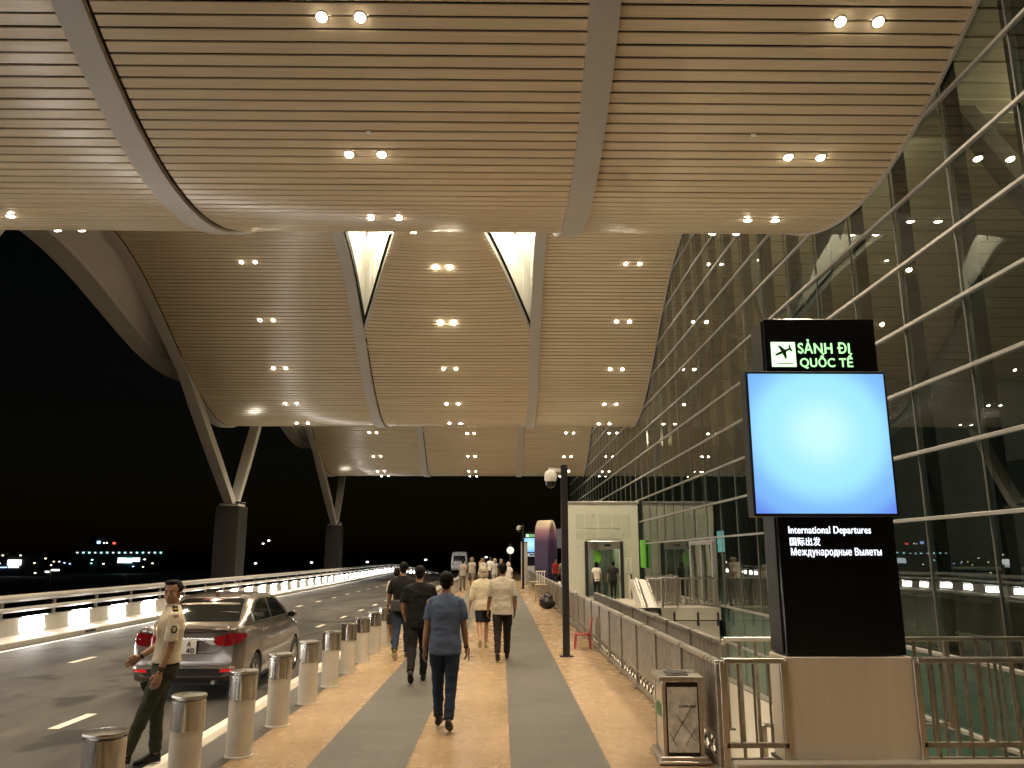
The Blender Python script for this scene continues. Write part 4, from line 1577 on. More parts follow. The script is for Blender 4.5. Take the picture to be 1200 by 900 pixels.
# ------------------------------------------------------------------ fences along the void
def panel_fence(name, label, x, y0, y1, h, low=True):
    t = thing(name, label, 'fence', (x, y0, 0))
    L = y1 - y0
    MB().box(0, L / 2, h - 0.02, 0.075, L, 0.04, 0.006).build('top_rail', M['steel'], t)
    MB().box(0, L / 2, 0.24, 0.03, L, 0.035).build('mid_rail', M['steel_dull'], t)
    MB().box(0, L / 2, 0.05, 0.05, L, 0.06).build('bottom_rail', M['steel_dull'], t)
    n = round(L / 1.45)
    st = L / n
    me = None
    for i in range(n):
        if me is None:
            f = MB()
            nb_ = 19
            for j in range(nb_):
                f.box(0, (j + 0.5) * st / nb_, (h - 0.05 + 0.25) / 2, 0.012, 0.04, h - 0.3, 0, RZ(0.15))
            o = f.build('bar_panel', M['steel_dull'], t)
            f = MB()
            for j in range(6):
                yc = (j + 0.5) * st / 6
                q = st / 12
                for a, b in (((yc - q, 0.08), (yc + q, 0.225)), ((yc - q, 0.225), (yc + q, 0.08))):
                    f.bar((0, a[0], a[1]), (0, b[0], b[1]), 0.012, 0.02, up=(1, 0, 0))
            o2 = f.build('lattice_band', M['steel_dull'], t)
            f = MB()
            f.box(0, 0, h / 2 - 0.01, 0.07, 0.06, h - 0.03, 0.006)
            f.box(0, 0, 0.012, 0.14, 0.12, 0.02)
            o3 = f.build('post', M['steel_dull'], t)
            me = (o.data, o2.data, o3.data)
        else:
            o = link_mesh('bar_panel', me[0], None, t)
            o2 = link_mesh('lattice_band', me[1], None, t)
            o3 = link_mesh('post', me[2], None, t)
        for q_ in (o, o2, o3):
            q_.location = (0, i * st, 0)
    link_mesh('post', me[2], None, t, (0, L, 0))
    return t


panel_fence('void_fence', 'long steel slat fence along the right edge of the pavement', 1.93, 7.38, 62, 0.9)
panel_fence('void_fence', 'second steel slat fence just beyond the first one across the narrow gap', 2.42, 9.0, 21.0, 0.9)
gp = MB().box(2.2, 34, -0.2, 0.3, 50, 0.06).build('gap_cover', M['dark_metal'])
tag(gp, 'dark strip closing the narrow gap between the two fences', 'cover plate')
guard_rail('cross_railing', 'steel railing from the fence corner to the left side of the sign kiosk', (1.96, 7.36, 0), (2.5, 7.36, 0), 0.9, 0.13, zlow=0.2, capw=0.1, postgap=0.6, wide=0.018, flat=0.02)
guard_rail('cross_railing', 'steel bar railing on the right side of the sign kiosk', (3.68, 7.36, 0), (XF - 0.1, 7.36, 0), 0.9, 0.105, zlow=0.2, capw=0.1, postgap=1.25, wide=0.018, flat=0.02)
guard_rail('cross_railing', 'farther steel railing across the void behind the sign kiosk', (2.42, 9.0, 0), (XF - 0.1, 9.0, 0), 0.92, 0.16, zlow=-0.3, capw=0.08, postgap=1.2)
ck = MB().box(4.05, 7.3, 0.04, 4.1, 0.14, 0.08, 0.01).build('edge_kerb', M['kerb'])
struct(ck)
guard_rail('lower_railing', 'short railing down on the lower landing', (3.4, 10.9, -1.18), (5.9, 10.9, -1.18), 0.85, 0.12, postgap=0.8)

for i, (x, y, z, e) in enumerate(((2.45, 11.0, -4.7, 160), (2.6, 15.5, -4.7, 260), (2.6, 19.5, -4.5, 240))):
    lab = ('lower', 'middle', 'far')[i]
    t = thing('bulkhead_lamp', f'round bulkhead lamp lighting the void below the pavement, {ORD[i]} from the camera', 'lamp', (2.06, y, z), 0, 'bulkhead lamps under the pavement edge')
    q = Matrix.Rotation(PI / 2, 3, 'Y')
    f = MB()
    f.lathe([(0.14, 0.0), (0.14, 0.06), (0.11, 0.08)], 20)
    for v in f.bm.verts:
        v.co = q @ v.co
    f.build('housing', M['dark_metal'], t)
    f = MB()
    f.lathe([(0.06, 0.08), (0.04, 0.10), (0.001, 0.105)], 18)
    for v in f.bm.verts:
        v.co = q @ v.co
    f.build('lens', M['flood_soft'], t, smooth=True)
    l = bpy.data.lights.new('bulkhead_light', 'POINT')
    l.energy = e
    l.color = (1.0, 0.86, 0.64)
    l.shadow_soft_size = 0.12
    o = bpy.data.objects.new('bulkhead_light', l)
    COL.objects.link(o)
    o.parent = t
    o.location = (0.4, 0, 0)

# ------------------------------------------------------------------ lettering
def text_mesh(txt, width, height=None, bold=0.0, depth=0.004):
    """lettering as a mesh in the XZ plane, left-bottom at the origin, reading along +X, facing -Y"""
    c = bpy.data.curves.new('txt', 'FONT')
    c.body = txt
    c.size = 1.0
    c.space_character = 1.06
    c.extrude = 0.0
    o = bpy.data.objects.new('txt', c)
    COL.objects.link(o)
    dg = bpy.context.evaluated_depsgraph_get()
    cu = o.to_curve(dg)
    loops = []
    for sp in cu.splines:
        pts = []
        bz_ = sp.bezier_points
        n = len(bz_)
        for q in range(n):
            a, b = bz_[q], bz_[(q + 1) % n]
            straight = (a.handle_right - a.co).length < 1e-5 and (b.handle_left - b.co).length < 1e-5
            seg = [a.co] if straight else interpolate_bezier(a.co, a.handle_right, b.handle_left, b.co, 6)[:-1]
            pts += [Vector((p.x, p.y)) for p in seg]
        if len(pts) > 2:
            loops.append(pts)
    o.to_curve_clear()
    bpy.data.objects.remove(o)
    vv, ee = [], []
    for lp in loops:
        k0 = len(vv)
        vv += lp
        ee += [(k0 + q, k0 + (q + 1) % len(lp)) for q in range(len(lp))]
    vs, _, fs, *_r = delaunay_2d_cdt(vv, ee, [], 0, 1e-6)

    def winding(p):
        w = 0
        for lp in loops:
            for q in range(len(lp)):
                a, b = lp[q], lp[(q + 1) % len(lp)]
                if (a.y <= p.y) != (b.y <= p.y) and (b.x - a.x) * (p.y - a.y) / (b.y - a.y) + a.x > p.x:
                    w += 1 if b.y > a.y else -1
        return w

    keep = []
    for f in fs:
        c_ = sum((vs[q] for q in f), Vector((0, 0))) / len(f)
        if winding(c_):
            keep.append(tuple(f))
    me = bpy.data.meshes.new('lettering')
    used = sorted({q for f in keep for q in f})
    rm = {q: n_ for n_, q in enumerate(used)}
    me.from_pydata([(vs[q].x, vs[q].y, 0) for q in used], [], [tuple(rm[q] for q in f) for f in keep])
    xs = [v.co.x for v in me.vertices]
    zs = [v.co.y for v in me.vertices]
    k = width / (max(xs) - min(xs))
    kz = k if height is None else height / (max(zs) - min(zs))
    x0, z0 = min(xs), min(zs)
    bm = bmesh.new()
    bm.from_mesh(me)
    for v in bm.verts:
        v.co = Vector(((v.co.x - x0) * k, 0, (v.co.y - z0) * kz))
    if bold:                                      # heavier strokes: copies of the letters side by side, a hair apart in depth
        src = bm.copy()
        t_ = bpy.data.meshes.new('t')
        b = bold * k
        for n_, (dx, dz) in enumerate(((b, 0), (b * 0.5, b * 0.6), (b * 0.5, -b * 0.6))):
            s2 = src.copy()
            bmesh.ops.translate(s2, vec=(dx, -0.0004 * (n_ + 1), dz), verts=s2.verts)
            s2.to_mesh(t_)
            s2.free()
            bm.from_mesh(t_)
        src.free()
    r = bmesh.ops.extrude_face_region(bm, geom=list(bm.faces))
    for e in r['geom']:
        if isinstance(e, bmesh.types.BMVert):
            e.co.y -= depth
    bmesh.ops.recalc_face_normals(bm, faces=bm.faces)
    bm.to_mesh(me)
    bm.free()
    me.materials.clear()
    return me


def letter(name, txt, m, parent, loc, width, height=None, bold=0.0):
    me = text_mesh(txt, width, height, bold)
    me.name = name
    return link_mesh(name, me, m, parent, loc)


# ------------------------------------------------------------------ sign kiosks
def screen_mat(e):
    m = bpy.data.materials.new('blue_screen')
    m.use_nodes = True
    nt = m.node_tree
    p = nt.nodes['Principled BSDF']
    p.inputs['Base Color'].default_value = (0.01, 0.01, 0.012, 1)
    p.inputs['Roughness'].default_value = 0.15
    tc = nd(nt, 'ShaderNodeTexCoord')
    mp = nd(nt, 'ShaderNodeMapping')
    mp.inputs['Location'].default_value = (0.0, 0, -0.10)
    mp.inputs['Scale'].default_value = (1.0, 0.0, 1.05)
    nt.links.new(tc.outputs['Object'], mp.inputs['Vector'])
    ln_ = nd(nt, 'ShaderNodeVectorMath', operation='LENGTH')
    nt.links.new(mp.outputs[0], ln_.inputs[0])
    cr = nd(nt, 'ShaderNodeValToRGB')
    cr.color_ramp.interpolation = 'EASE'
    e_ = cr.color_ramp.elements
    e_[0].position, e_[0].color = 0.05, (0.60, 1.0, 0.98, 1)
    e_[1].position, e_[1].color = 1.0, (0.14, 0.27, 0.86, 1)
    x = e_.new(0.5)
    x.color = (0.38, 0.84, 1.0, 1)
    x = e_.new(0.8)
    x.color = (0.22, 0.50, 0.98, 1)
    nt.links.new(ln_.outputs['Value'], cr.inputs[0])
    nt.links.new(cr.outputs[0], p.inputs['Emission Color'])
    p.inputs['Emission Strength'].default_value = e
    return m


M['screen'] = screen_mat(0.74)
M['green_lit'] = mat('green_lit_letter', (0.1, 0.4, 0.1), 0.5, emit=(0.45, 1.0, 0.4), strength=1.1)
M['green_edge'] = mat('green_lit_rim', (0.05, 0.4, 0.05), 0.5, emit=(0.1, 0.9, 0.12), strength=0.6)
M['white_lit'] = mat('white_lit_letter', (0.6, 0.6, 0.7), 0.5, emit=(0.85, 0.9, 1.0), strength=1.25)


def kiosk(label, loc, group, full=True):
    t = thing('sign_kiosk', label, 'sign kiosk', loc, 0, group)
    MB().box(0, 0.22, 0.46, 1.13, 0.44, 0.93, 0.006).build('base', M['plate'], t)
    MB().box(0, 0.25, 0.015, 1.17, 0.52, 0.03, 0.004).build('plinth', M['dark_metal'], t)
    MB().box(0.0, 0.24, 2.5, 1.08, 0.42, 3.13, 0.008).build('tower_body', M['black'], t)
    b = MB()
    b.box(-0.547, 0.24, 2.5, 0.012, 0.3, 3.1)
    b.build('side_strip', M['dark_metal'], t)
    b = MB()
    b.box(-0.13, -0.015, 2.83, 1.33, 0.17, 1.355, 0.006)
    sc = b.build('screen_case', M['black_matt'], t)
    sp = MB().box(0, 0, 0, 1.28, 0.012, 1.30).build('screen', M['screen'], sc, loc=(-0.13, -0.103, 2.83))
    y = 0.027
    x0 = -0.5
    # pictogram: dark aeroplane on a pale green lit square
    pg = MB().box(-0.37, y - 0.004, 3.703, 0.235, 0.008, 0.245, 0.002).build('pictogram', mat('pictogram_lit', (0.5, 0.8, 0.5), 0.5, emit=(0.62, 1.0, 0.58), strength=1.15), t)
    f = MB()
    a = math.radians(24)
    ca, sa = math.cos(a), math.sin(a)

    def pt(u, v, d):
        u, v = u * ca - v * sa, u * sa + v * ca
        return Vector((-0.375 + u, y - 0.009 - d, 3.725 + v))
    f.prism([(-0.085, 0.004), (-0.075, 0.012), (-0.03, 0.016), (-0.012, 0.015), (-0.018, 0.075), (-0.002, 0.075), (0.03, 0.014), (0.066, 0.012), (0.082, 0.040), (0.094, 0.040), (0.088, 0.003),
             (0.092, -0.028), (0.08, -0.028), (0.066, -0.007), (0.03, -0.009), (0.004, -0.07), (-0.012, -0.07), (-0.012, -0.010), (-0.03, -0.010), (-0.075, -0.008)], pt, 0.003)
    f.box(-0.36, y - 0.0105, 3.612, 0.15, 0.003, 0.008)
    f.build('aeroplane_symbol', mat('pictogram_dark', (0.01, 0.03, 0.01), 0.5), pg)
    letter('lettering', 'SẢNH ĐI', M['green_lit'], t, (-0.225, y, 3.715), 0.50, 0.138, 0.03)
    letter('lettering', 'QUỐC TẾ', M['green_lit'], t, (-0.215, y, 3.565), 0.51, 0.150, 0.03)
    letter('lettering', 'International Departures', M['white_lit'], t, (-0.445, y, 1.985), 0.76, 0.085, 0.02)
    letter('lettering', '国际出发', M['white_lit'], t, (-0.44, y, 1.895), 0.28, 0.075, 0.02)
    letter('lettering', 'Международные Вылеты', M['white_lit'], t, (-0.435, y, 1.79), 0.83, 0.085, 0.02)
    return t


kiosk('tall black departures sign kiosk with a big glowing blue screen by the fence corner', (3.09, 7.36, 0.0), None)
k2 = kiosk('distant departures sign kiosk with glowing blue screen, seen small beside the purple arch', (2.85, 76.0, 0.0), None)
pn = thing('display_panel', 'grey-blue back-lit panel on two posts right of the purple arch', 'display', (4.55, 63.0, 0.0))
MB().box(0, 0, 3.15, 0.85, 0.25, 1.5, 0.02).build('panel_case', mat('panel_grey', (0.16, 0.17, 0.22), 0.4), pn)
for s in (-0.25, 0.25):
    MB().box(s, 0, 1.2, 0.12, 0.12, 2.4).build('post', M['steel_dull'], pn)

# ------------------------------------------------------------------ litter bin
bn = thing('litter_bin', 'steel framed litter bin with a clear bag behind its panel, by the fence end', 'bin', (1.64, 7.78, 0), DEG(-2))
W, D, Z = 0.36, 0.46, 0.74
f = MB()
for sx in (-1, 1):
    for sy in (-1, 1):
        f.box(sx * (W / 2 - 0.018), sy * (D / 2 - 0.018), 0.38, 0.036, 0.036, 0.66, 0.004)
f.box(0, 0, 0.045, W + 0.06, D + 0.06, 0.05, 0.008)
f.box(0, 0, 0.02, W + 0.1, D + 0.1, 0.03, 0.006)
f.build('frame', M['steel'], bn)
f = MB()
f.rings([[(math.copysign(W / 2 + 0.02, c), math.copysign(D / 2 + 0.02, s), z) for c, s in ((-1, -1), (1, -1), (1, 1), (-1, 1))] for z in (0.70, 0.735)])
tp = f.build('top', M['steel'], bn)
f = MB()
f.lathe([(0.11, 0.736), (0.112, 0.741), (0.09, 0.742)], 24, (0.0, 0.07, 0))
f.build('opening_ring', M['dark_metal'], tp)
f = MB()
f.lathe([(0.09, 0.738), (0.001, 0.7385)], 24, (0.0, 0.07, 0))
f.build('opening', M['rubber'], tp)
MB().box(-0.02, -0.13, 0.739, 0.2, 0.06, 0.008, 0.003).build('ash_tray', M['dark_metal'], tp)
f = MB()
f.box(0, -D / 2 + 0.008, 0.38, W - 0.02, 0.012, 0.62, 0.004)
f.build('front_panel', M['black'], bn)
bag_m = mat('clear_bin_bag', (0.78, 0.78, 0.74), 0.14, spec=0.8, var=0.4, vscale=7, bump=1.0, bscale=9)
f = MB()
nx, nz = 14, 24
f.grid(lambda u, v: (u, -D / 2 - 0.002 - 0.018 * abs(noise.noise(Vector((u * 12, v * 9, 3)))) , v), [-0.135 + 0.27 * i / nx for i in range(nx + 1)], [0.1 + 0.55 * i / nz for i in range(nz + 1)])
f.build('bag_window', bag_m, bn, smooth=True)
f = MB()
for a, b in (((-0.1, 0.2), (0.09, 0.5)), ((0.1, 0.2), (-0.06, 0.42)), ((-0.06, 0.15), (-0.12, 0.26)), ((0.02, 0.16), (0.1, 0.3))):
    f.bar((a[0], -D / 2 - 0.012, a[1]), (b[0], -D / 2 - 0.012, b[1]), 0.003, 0.004)
f.build('bag_fold', M['dark_metal'], bn)
letter('lettering', 'CAMRANH', M['dark_metal'], bn, (-0.035, -D / 2 - 0.014, 0.475), 0.15, 0.022, 0.03)
f = MB()
f.grid(lambda u, v: (-W / 2 + 0.008, u, v), [-0.19, 0.19], [0.08, 0.68])
f.build('side_panel', mat('pale_bin_glass', (0.4, 0.38, 0.28), 0.12, spec=0.8), bn)
f = MB()
f.box(-W / 2 + 0.002, -0.07, 0.43, 0.005, 0.09, 0.11)
f.box(-W / 2 + 0.002, 0.06, 0.43, 0.005, 0.09, 0.11)
f.build('recycling_sticker', mat('green_sticker', (0.1, 0.25, 0.09), 0.5), bn)
MB().box(W / 2 - 0.006, 0, 0.38, 0.01, D - 0.05, 0.62).build('side_panel', M['steel'], bn)

# ------------------------------------------------------------------ red chair
rc = thing('chair', 'small red plastic chair against the fence near the black camera pole', 'chair', (1.64, 16.6, 0), DEG(88))
rc.scale = (0.8, 0.8, 0.8)
red = mat('red_plastic', (0.36, 0.012, 0.015), 0.35, spec=0.6)
f = MB()
f.grid(lambda u, v: (u, v, 0.36 + 0.25 * u * u - 0.02 * math.sin((v + 0.19) * 8)), [-0.19 + 0.38 * i / 6 for i in range(7)], [-0.19 + 0.38 * i / 6 for i in range(7)])
s = f.build('seat', red, rc, smooth=True)
s.modifiers.new('t', 'SOLIDIFY').thickness = 0.022
f = MB()
f.grid(lambda u, v: (u, -0.19 - 0.16 * (v - 0.36) - 0.3 * (0.04 - u * u), v), [-0.17 + 0.34 * i / 6 for i in range(7)], [0.36 + 0.38 * i / 6 for i in range(7)])
s = f.build('backrest', red, rc, smooth=True)
s.modifiers.new('t', 'SOLIDIFY').thickness = 0.022
for sx in (-1, 1):
    for sy in (-1, 1):
        MB().tube([(sx * 0.16, sy * 0.16, 0.36), (sx * 0.19, sy * 0.2, 0.0)], [0.024, 0.018], 8).build('leg', red, rc, smooth=True)

# ------------------------------------------------------------------ black holdall
hb_ = thing('holdall', 'black soft holdall bag left on the pavement by the fence', 'bag', (1.62, 28.8, 0), DEG(15))
f = MB()
f.ell((0, 0, 0.18), (0.28, 0.2, 0.2), 18, 12)
f.ell((0.05, 0.02, 0.33), (0.16, 0.13, 0.14), 14, 9)
f.ell((-0.14, 0.0, 0.24), (0.13, 0.15, 0.15), 14, 9)
m_ = remesh(f, 0.02, 3, 0.02, 9, 2.2)
zm = min(v.co.z for v in m_.vertices)
m_.transform(Matrix.Translation((0, 0, -zm)))
link_mesh('bag_body', m_, mat('black_nylon', (0.015, 0.015, 0.017), 0.5, bump=0.3, bscale=50), hb_)
f = MB()
f.tube([(-0.12, 0, 0.36), (-0.08, -0.02, 0.5), (0.02, -0.02, 0.56), (0.12, 0, 0.5), (0.15, 0, 0.4)], 0.016, 8)
f.build('handle', M['black_matt'], hb_, smooth=True)

# ------------------------------------------------------------------ two trestle stools by the fence
for i, (x, y, lab) in enumerate(((1.62, 33.0, 'nearer beige trestle stool against the fence behind the black bag'), (1.5, 36.8, 'farther beige trestle stool against the fence'))):
    st = thing('trestle_stool', lab, 'stool', (x, y, 0), 0, 'beige stools along the fence')
    woodm = mat('beige_board', (0.4, 0.33, 0.22), 0.55, var=0.1)
    MB().box(0, 0, 0.68, 0.5, 0.4, 0.05, 0.008).build('seat_board', woodm, st)
    for sx in (-1, 1):
        for sy in (-1, 1):
            MB().box(sx * 0.21, sy * 0.16, 0.33, 0.045, 0.045, 0.66, 0.004).build('leg', woodm, st)
    if i == 0:
        f = MB()
        for q in range(4):
            f.box(-0.15 + 0.1 * q, 0.17, 0.95, 0.03, 0.03, 0.5)
        f.box(0, 0.17, 1.2, 0.42, 0.035, 0.05)
        f.build('back_slats', M['white_panel'], st)

# ------------------------------------------------------------------ camera poles
def camera_pole(label, loc, h):
    t = thing('camera_pole', label, 'camera pole', loc, 0, 'black poles with dome cameras')
    MB().box(0, 0, h / 2, 0.125, 0.125, h, 0.006).build('pole', M['black_matt'], t)
    MB().box(0, 0, 0.01, 0.24, 0.24, 0.02).build('base_plate', M['dark_metal'], t)
    MB().bar((-0.06, 0, h - 0.1), (-0.3, 0, h - 0.08), 0.06, 0.06).build('arm', M['white_panel'], t)
    f = MB()
    f.lathe([(0.02, 0.02), (0.09, 0.0), (0.115, -0.05), (0.12, -0.16), (0.1, -0.2)], 20, (-0.26, -0.02, h - 0.12))
    c = f.build('camera_housing', M['white_panel'], t, smooth=True)
    f = MB()
    f.lathe([(0.1, -0.2), (0.085, -0.27), (0.045, -0.315), (0.002, -0.325)], 20, (-0.26, -0.02, h - 0.12))
    f.build('dome', M['black'], c, smooth=True)
    return t


camera_pole('tall black square pole with a white dome camera, nearer the red chair', (1.21, 15.3, 0), 3.52)
camera_pole('smaller-looking distant black pole with a dome camera, by the street clock', (1.27, 46.5, 0), 3.6)

# ------------------------------------------------------------------ street clock, cream pylon, arch
ck = thing('street_clock', 'round white street clock on a thin post far along the pavement', 'clock', (0.72, 62.0, 0))
f = MB()
f.tube([(0, 0, 0), (0, 0, 1.95)], 0.06, 10)
f.build('post', M['dark_metal'], ck, smooth=True)
q = Matrix.Rotation(PI / 2, 3, 'X')
f = MB()
f.lathe([(0.30, -0.08), (0.32, 0.0), (0.30, 0.08)], 28)
for v in f.bm.verts:
    v.co = q @ v.co + Vector((0, 0, 2.25))
f.build('case', M['dark_metal'], ck, smooth=True)
f = MB()
f.lathe([(0.27, 0.085), (0.001, 0.09)], 28)
for v in f.bm.verts:
    v.co = q @ v.co + Vector((0, 0, 2.25))
fc = f.build('dial', mat('clock_dial', (0.7, 0.68, 0.6), 0.4, emit=(1, 0.95, 0.85), strength=0.5), ck)
f = MB()
f.bar((0, -0.1, 2.25), (0.1, -0.1, 2.38), 0.02, 0.01, up=(0, 1, 0))
f.bar((0, -0.1, 2.25), (-0.04, -0.1, 2.45), 0.015, 0.01, up=(0, 1, 0))
f.build('hands', M['black_matt'], fc)
MB().box(0, 0, 2.66, 0.16, 0.1, 0.14, 0.02).build('finial', M['dark_metal'], ck)

py_ = thing('cream_pylon', 'plain cream pylon standing behind the distant camera pole', 'pylon', (1.55, 54.0, 0))
MB().box(0, 0, 1.35, 0.42, 0.3, 2.7, 0.02).build('pylon_body', M['conc'], py_)
MB().box(0, 0, 2.72, 0.48, 0.36, 0.05, 0.01).build('pylon_cap', M['steel_dull'], py_)

am = bpy.data.materials.new('purple_cream_panels')
am.use_nodes = True
nt = am.node_tree
p = nt.nodes['Principled BSDF']
p.inputs['Roughness'].default_value = 0.4
tc = nd(nt, 'ShaderNodeTexCoord')
sx = nd(nt, 'ShaderNodeSeparateXYZ')
nt.links.new(tc.outputs['Object'], sx.inputs[0])
cr = nd(nt, 'ShaderNodeValToRGB')
e = cr.color_ramp.elements
e[0].position, e[0].color = 0.0, (0.03, 0.025, 0.07, 1)
e[1].position, e[1].color = 1.0, (0.6, 0.5, 0.38, 1)
x = e.new(0.62); x.color = (0.07, 0.04, 0.1, 1)
x = e.new(0.80); x.color = (0.38, 0.2, 0.26, 1)
x = e.new(0.87); x.color = (0.6, 0.5, 0.38, 1)
mr = nd(nt, 'ShaderNodeMapRange')
mr.inputs['From Max'].default_value = 4.6
nt.links.new(sx.outputs['Z'], mr.inputs['Value'])
nt.links.new(mr.outputs[0], cr.inputs[0])
nt.links.new(cr.outputs[0], p.inputs['Base Color'])
ar = thing('photo_arch', 'tall purple and cream arch standing on the pavement side by the void', 'arch', (3.35, 60.5, 0))
f = MB()
rr = []
for i in range(25):
    if i < 5:
        a = (-0.5, i * 0.75)
    elif i > 19:
        a = (0.5, (24 - i) * 0.75)
    else:
        t_ = PI - PI * (i - 4) / 16
        a = (0.5 * math.cos(t_), 3.0 + 1.35 * math.sin(t_))
    sc_ = 1.0
    nx_ = 0.16
    rr.append((a, nx_))
rings = []
for i, (a, w) in enumerate(rr):
    b0 = Vector((rr[max(i - 1, 0)][0][0], 0, rr[max(i - 1, 0)][0][1]))
    b1 = Vector((rr[min(i + 1, 24)][0][0], 0, rr[min(i + 1, 24)][0][1]))
    d = (b1 - b0).normalized()
    n_ = Vector((d.z, 0, -d.x))
    c = Vector((a[0], 0, a[1]))
    rings.append([c + n_ * 0.1 + Vector((0, -0.6, 0)), c + n_ * 0.1 + Vector((0, 0.6, 0)), c - n_ * 0.1 + Vector((0, 0.6, 0)), c - n_ * 0.1 + Vector((0, -0.6, 0))])
f.rings(rings)
f.build('arch_band', am, ar)
ar.rotation_euler = (0, 0, DEG(52))
MB().box(0, 0, 0.02, 1.5, 1.4, 0.04, 0.01).build('base_plate', M['steel_dull'], ar)

# ------------------------------------------------------------------ background beyond the road
def at(px, py, Y):
    """a point at distance Y seen in the photograph's direction"""
    return Vector(((px - 587) / 930 * Y * 1.023, Y, H + (652 - py) / 930 * Y * 0.977))


dark_wall = mat('dark_far_building', (0.02, 0.022, 0.025), 0.8)
E_white = mat('far_white_light', (1, 1, 1), 0.5, emit=(0.8, 0.95, 1.0), strength=1.6)
E_hot = mat('far_hot_light', (1, 1, 1), 0.5, emit=(1.0, 0.97, 0.9), strength=2.6)
E_warm = mat('far_warm_light', (1, 1, 1), 0.5, emit=(1.0, 0.8, 0.55), strength=4.0)
E_teal = mat('far_teal_light', (1, 1, 1), 0.5, emit=(0.35, 0.95, 0.9), strength=3.2)
E_blue = mat('far_blue_light', (1, 1, 1), 0.5, emit=(0.35, 0.55, 1.0), strength=2.4)
E_red = mat('far_red_light', (1, 1, 1), 0.5, emit=(1.0, 0.06, 0.05), strength=3.0)
GZ = -6.0


def px_box(mb, x0, y0, x1, y1, Y, th=0.5):
    a, b = at(x0, y0, Y), at(x1, y1, Y)
    mb.box((a.x + b.x) / 2, Y, (a.z + b.z) / 2, abs(b.x - a.x), th, abs(a.z - b.z))


def far_block(label, x0, y0, x1, Y, lit, name='distant_building'):
    a, b = at(x0, y0, Y), at(x1, y0, Y)
    t = thing(name, label, 'building', ((a.x + b.x) / 2, Y, GZ), 0)
    t_ = Vector(t.location)
    h = a.z - GZ
    MB().box(0, 6, h / 2, b.x - a.x, 12, h).build('wall', dark_wall, t)
    MB().box(0, 6, h + 0.15, b.x - a.x + 1, 13, 0.3).build('roof', dark_wall, t)
    for (u0, v0, u1, v1, m_) in lit:
        f = MB()
        px_box(f, u0, v0, u1, v1, Y - 0.2)
        for v in f.bm.verts:
            v.co -= t_
        f.build('lit_window', m_, t)
    return t


far_block('distant dark building with a bright pale sign at the far left edge', -6, 648, 20, 330, [(3, 653.5, 16, 660.5, E_white)])
far_block('distant dark building with a very bright white lit front, left of the lamp mast', 30, 651, 62, 330, [(40.5, 656, 55, 662, E_hot), (42, 662, 53, 665, E_white), (16, 664, 40, 665, E_blue)])
far_block('distant long terminal building with a teal row of lights and a bright white front', 112, 646, 216, 380,
          [(161.5, 653.6, 170, 659.5, E_white), (170, 654, 177, 659.5, E_teal), (177.5, 653.6, 185.5, 658, E_white)] + [(115 + i * 6.6, 647.2, 116.6 + i * 6.6, 648.4, E_teal if i % 3 else E_white) for i in range(15)])
tw = thing('control_tower', 'distant control tower with a few lights and a red beacon above the long building', 'tower', at(140, 652, 420) - Vector((0, 0, at(140, 652, 420).z - GZ)))
hh_ = at(140, 634, 420).z - GZ
MB().box(0, 0, hh_ / 2, 4, 4, hh_, 0.2).build('shaft', dark_wall, tw)
f = MB()
f.lathe([(3, hh_ - 3), (5, hh_), (4.6, hh_ + 2.5), (3, hh_ + 3)], 16)
f.build('cab', dark_wall, tw)
for (u0, v0, u1, v1, m_) in ((136.5, 634.5, 139.8, 637.5, E_blue), (143.5, 636.2, 144.8, 637.4, E_white), (146.6, 636, 147.8, 637.2, E_warm), (154.2, 636, 156.8, 638, E_red)):
    f = MB()
    px_box(f, u0, v0, u1, v1, 414)
    for v in f.bm.verts:
        v.co -= Vector(tw.location)
    f.build('tower_light', m_, tw)

lamp_px = [(1, 648.3, 0), (4.5, 648, 0), (12, 648, 0), (15.5, 648, 0), (19, 648, 0), (34, 651, 1), (42, 651, 1), (49, 651, 0), (53.5, 651, 0), (20.5, 659, 0), (31.5, 660, 1), (5, 674.5, 0), (44.5, 672.5, 0), (70, 659.5, 1),
           (77, 657, 1), (81.5, 654.5, 1), (91, 658, 1), (97, 658, 0), (103, 659.5, 2), (109, 660.5, 2), (88.5, 662, 1), (64, 666.5, 0), (72, 671, 1), (133, 656, 3), (132.6, 660, 3), (146, 660.5, 1), (190, 664, 1), (200, 660, 1), (179, 663.5, 2), (128.5, 669, 0),
           (191, 655.5, 0), (327, 634, 0), (321, 637.5, 1), (314, 660, 0), (376, 659, 0), (438, 658.5, 0), (503, 656, 0), (570.5, 653, 0)]
EM = (E_hot, E_warm, E_blue, E_teal)
lm = {}
for i, (px, py, c) in enumerate(lamp_px):
    Yd = 300 + (i * 37) % 90 if px < 300 else 260
    p0 = at(px, py, Yd)
    big = px > 300
    r = (0.42 if not big else 0.45) if c != 1 else 0.36
    t = thing('far_street_lamp', 'tiny lit lamp far off in the dark beyond the road barrier', 'street lamp', (p0.x, p0.y, GZ), 0, 'tiny lamps far beyond the road')
    hgt = p0.z - GZ
    MB().tube([(0, 0, 0), (0, 0, hgt)], [0.09, 0.06], 6).build('mast', dark_wall, t)
    if c not in lm:
        f = MB()
        f.ell((0, 0, 0), (1, 1, 0.6), 10, 7)
        o = f.build('lamp_head', EM[c], t, smooth=True)
        lm[c] = o.data
    else:
        o = link_mesh('lamp_head', lm[c], None, t)
    o.location = (0, 0, hgt)
    o.scale = (r, r, r)
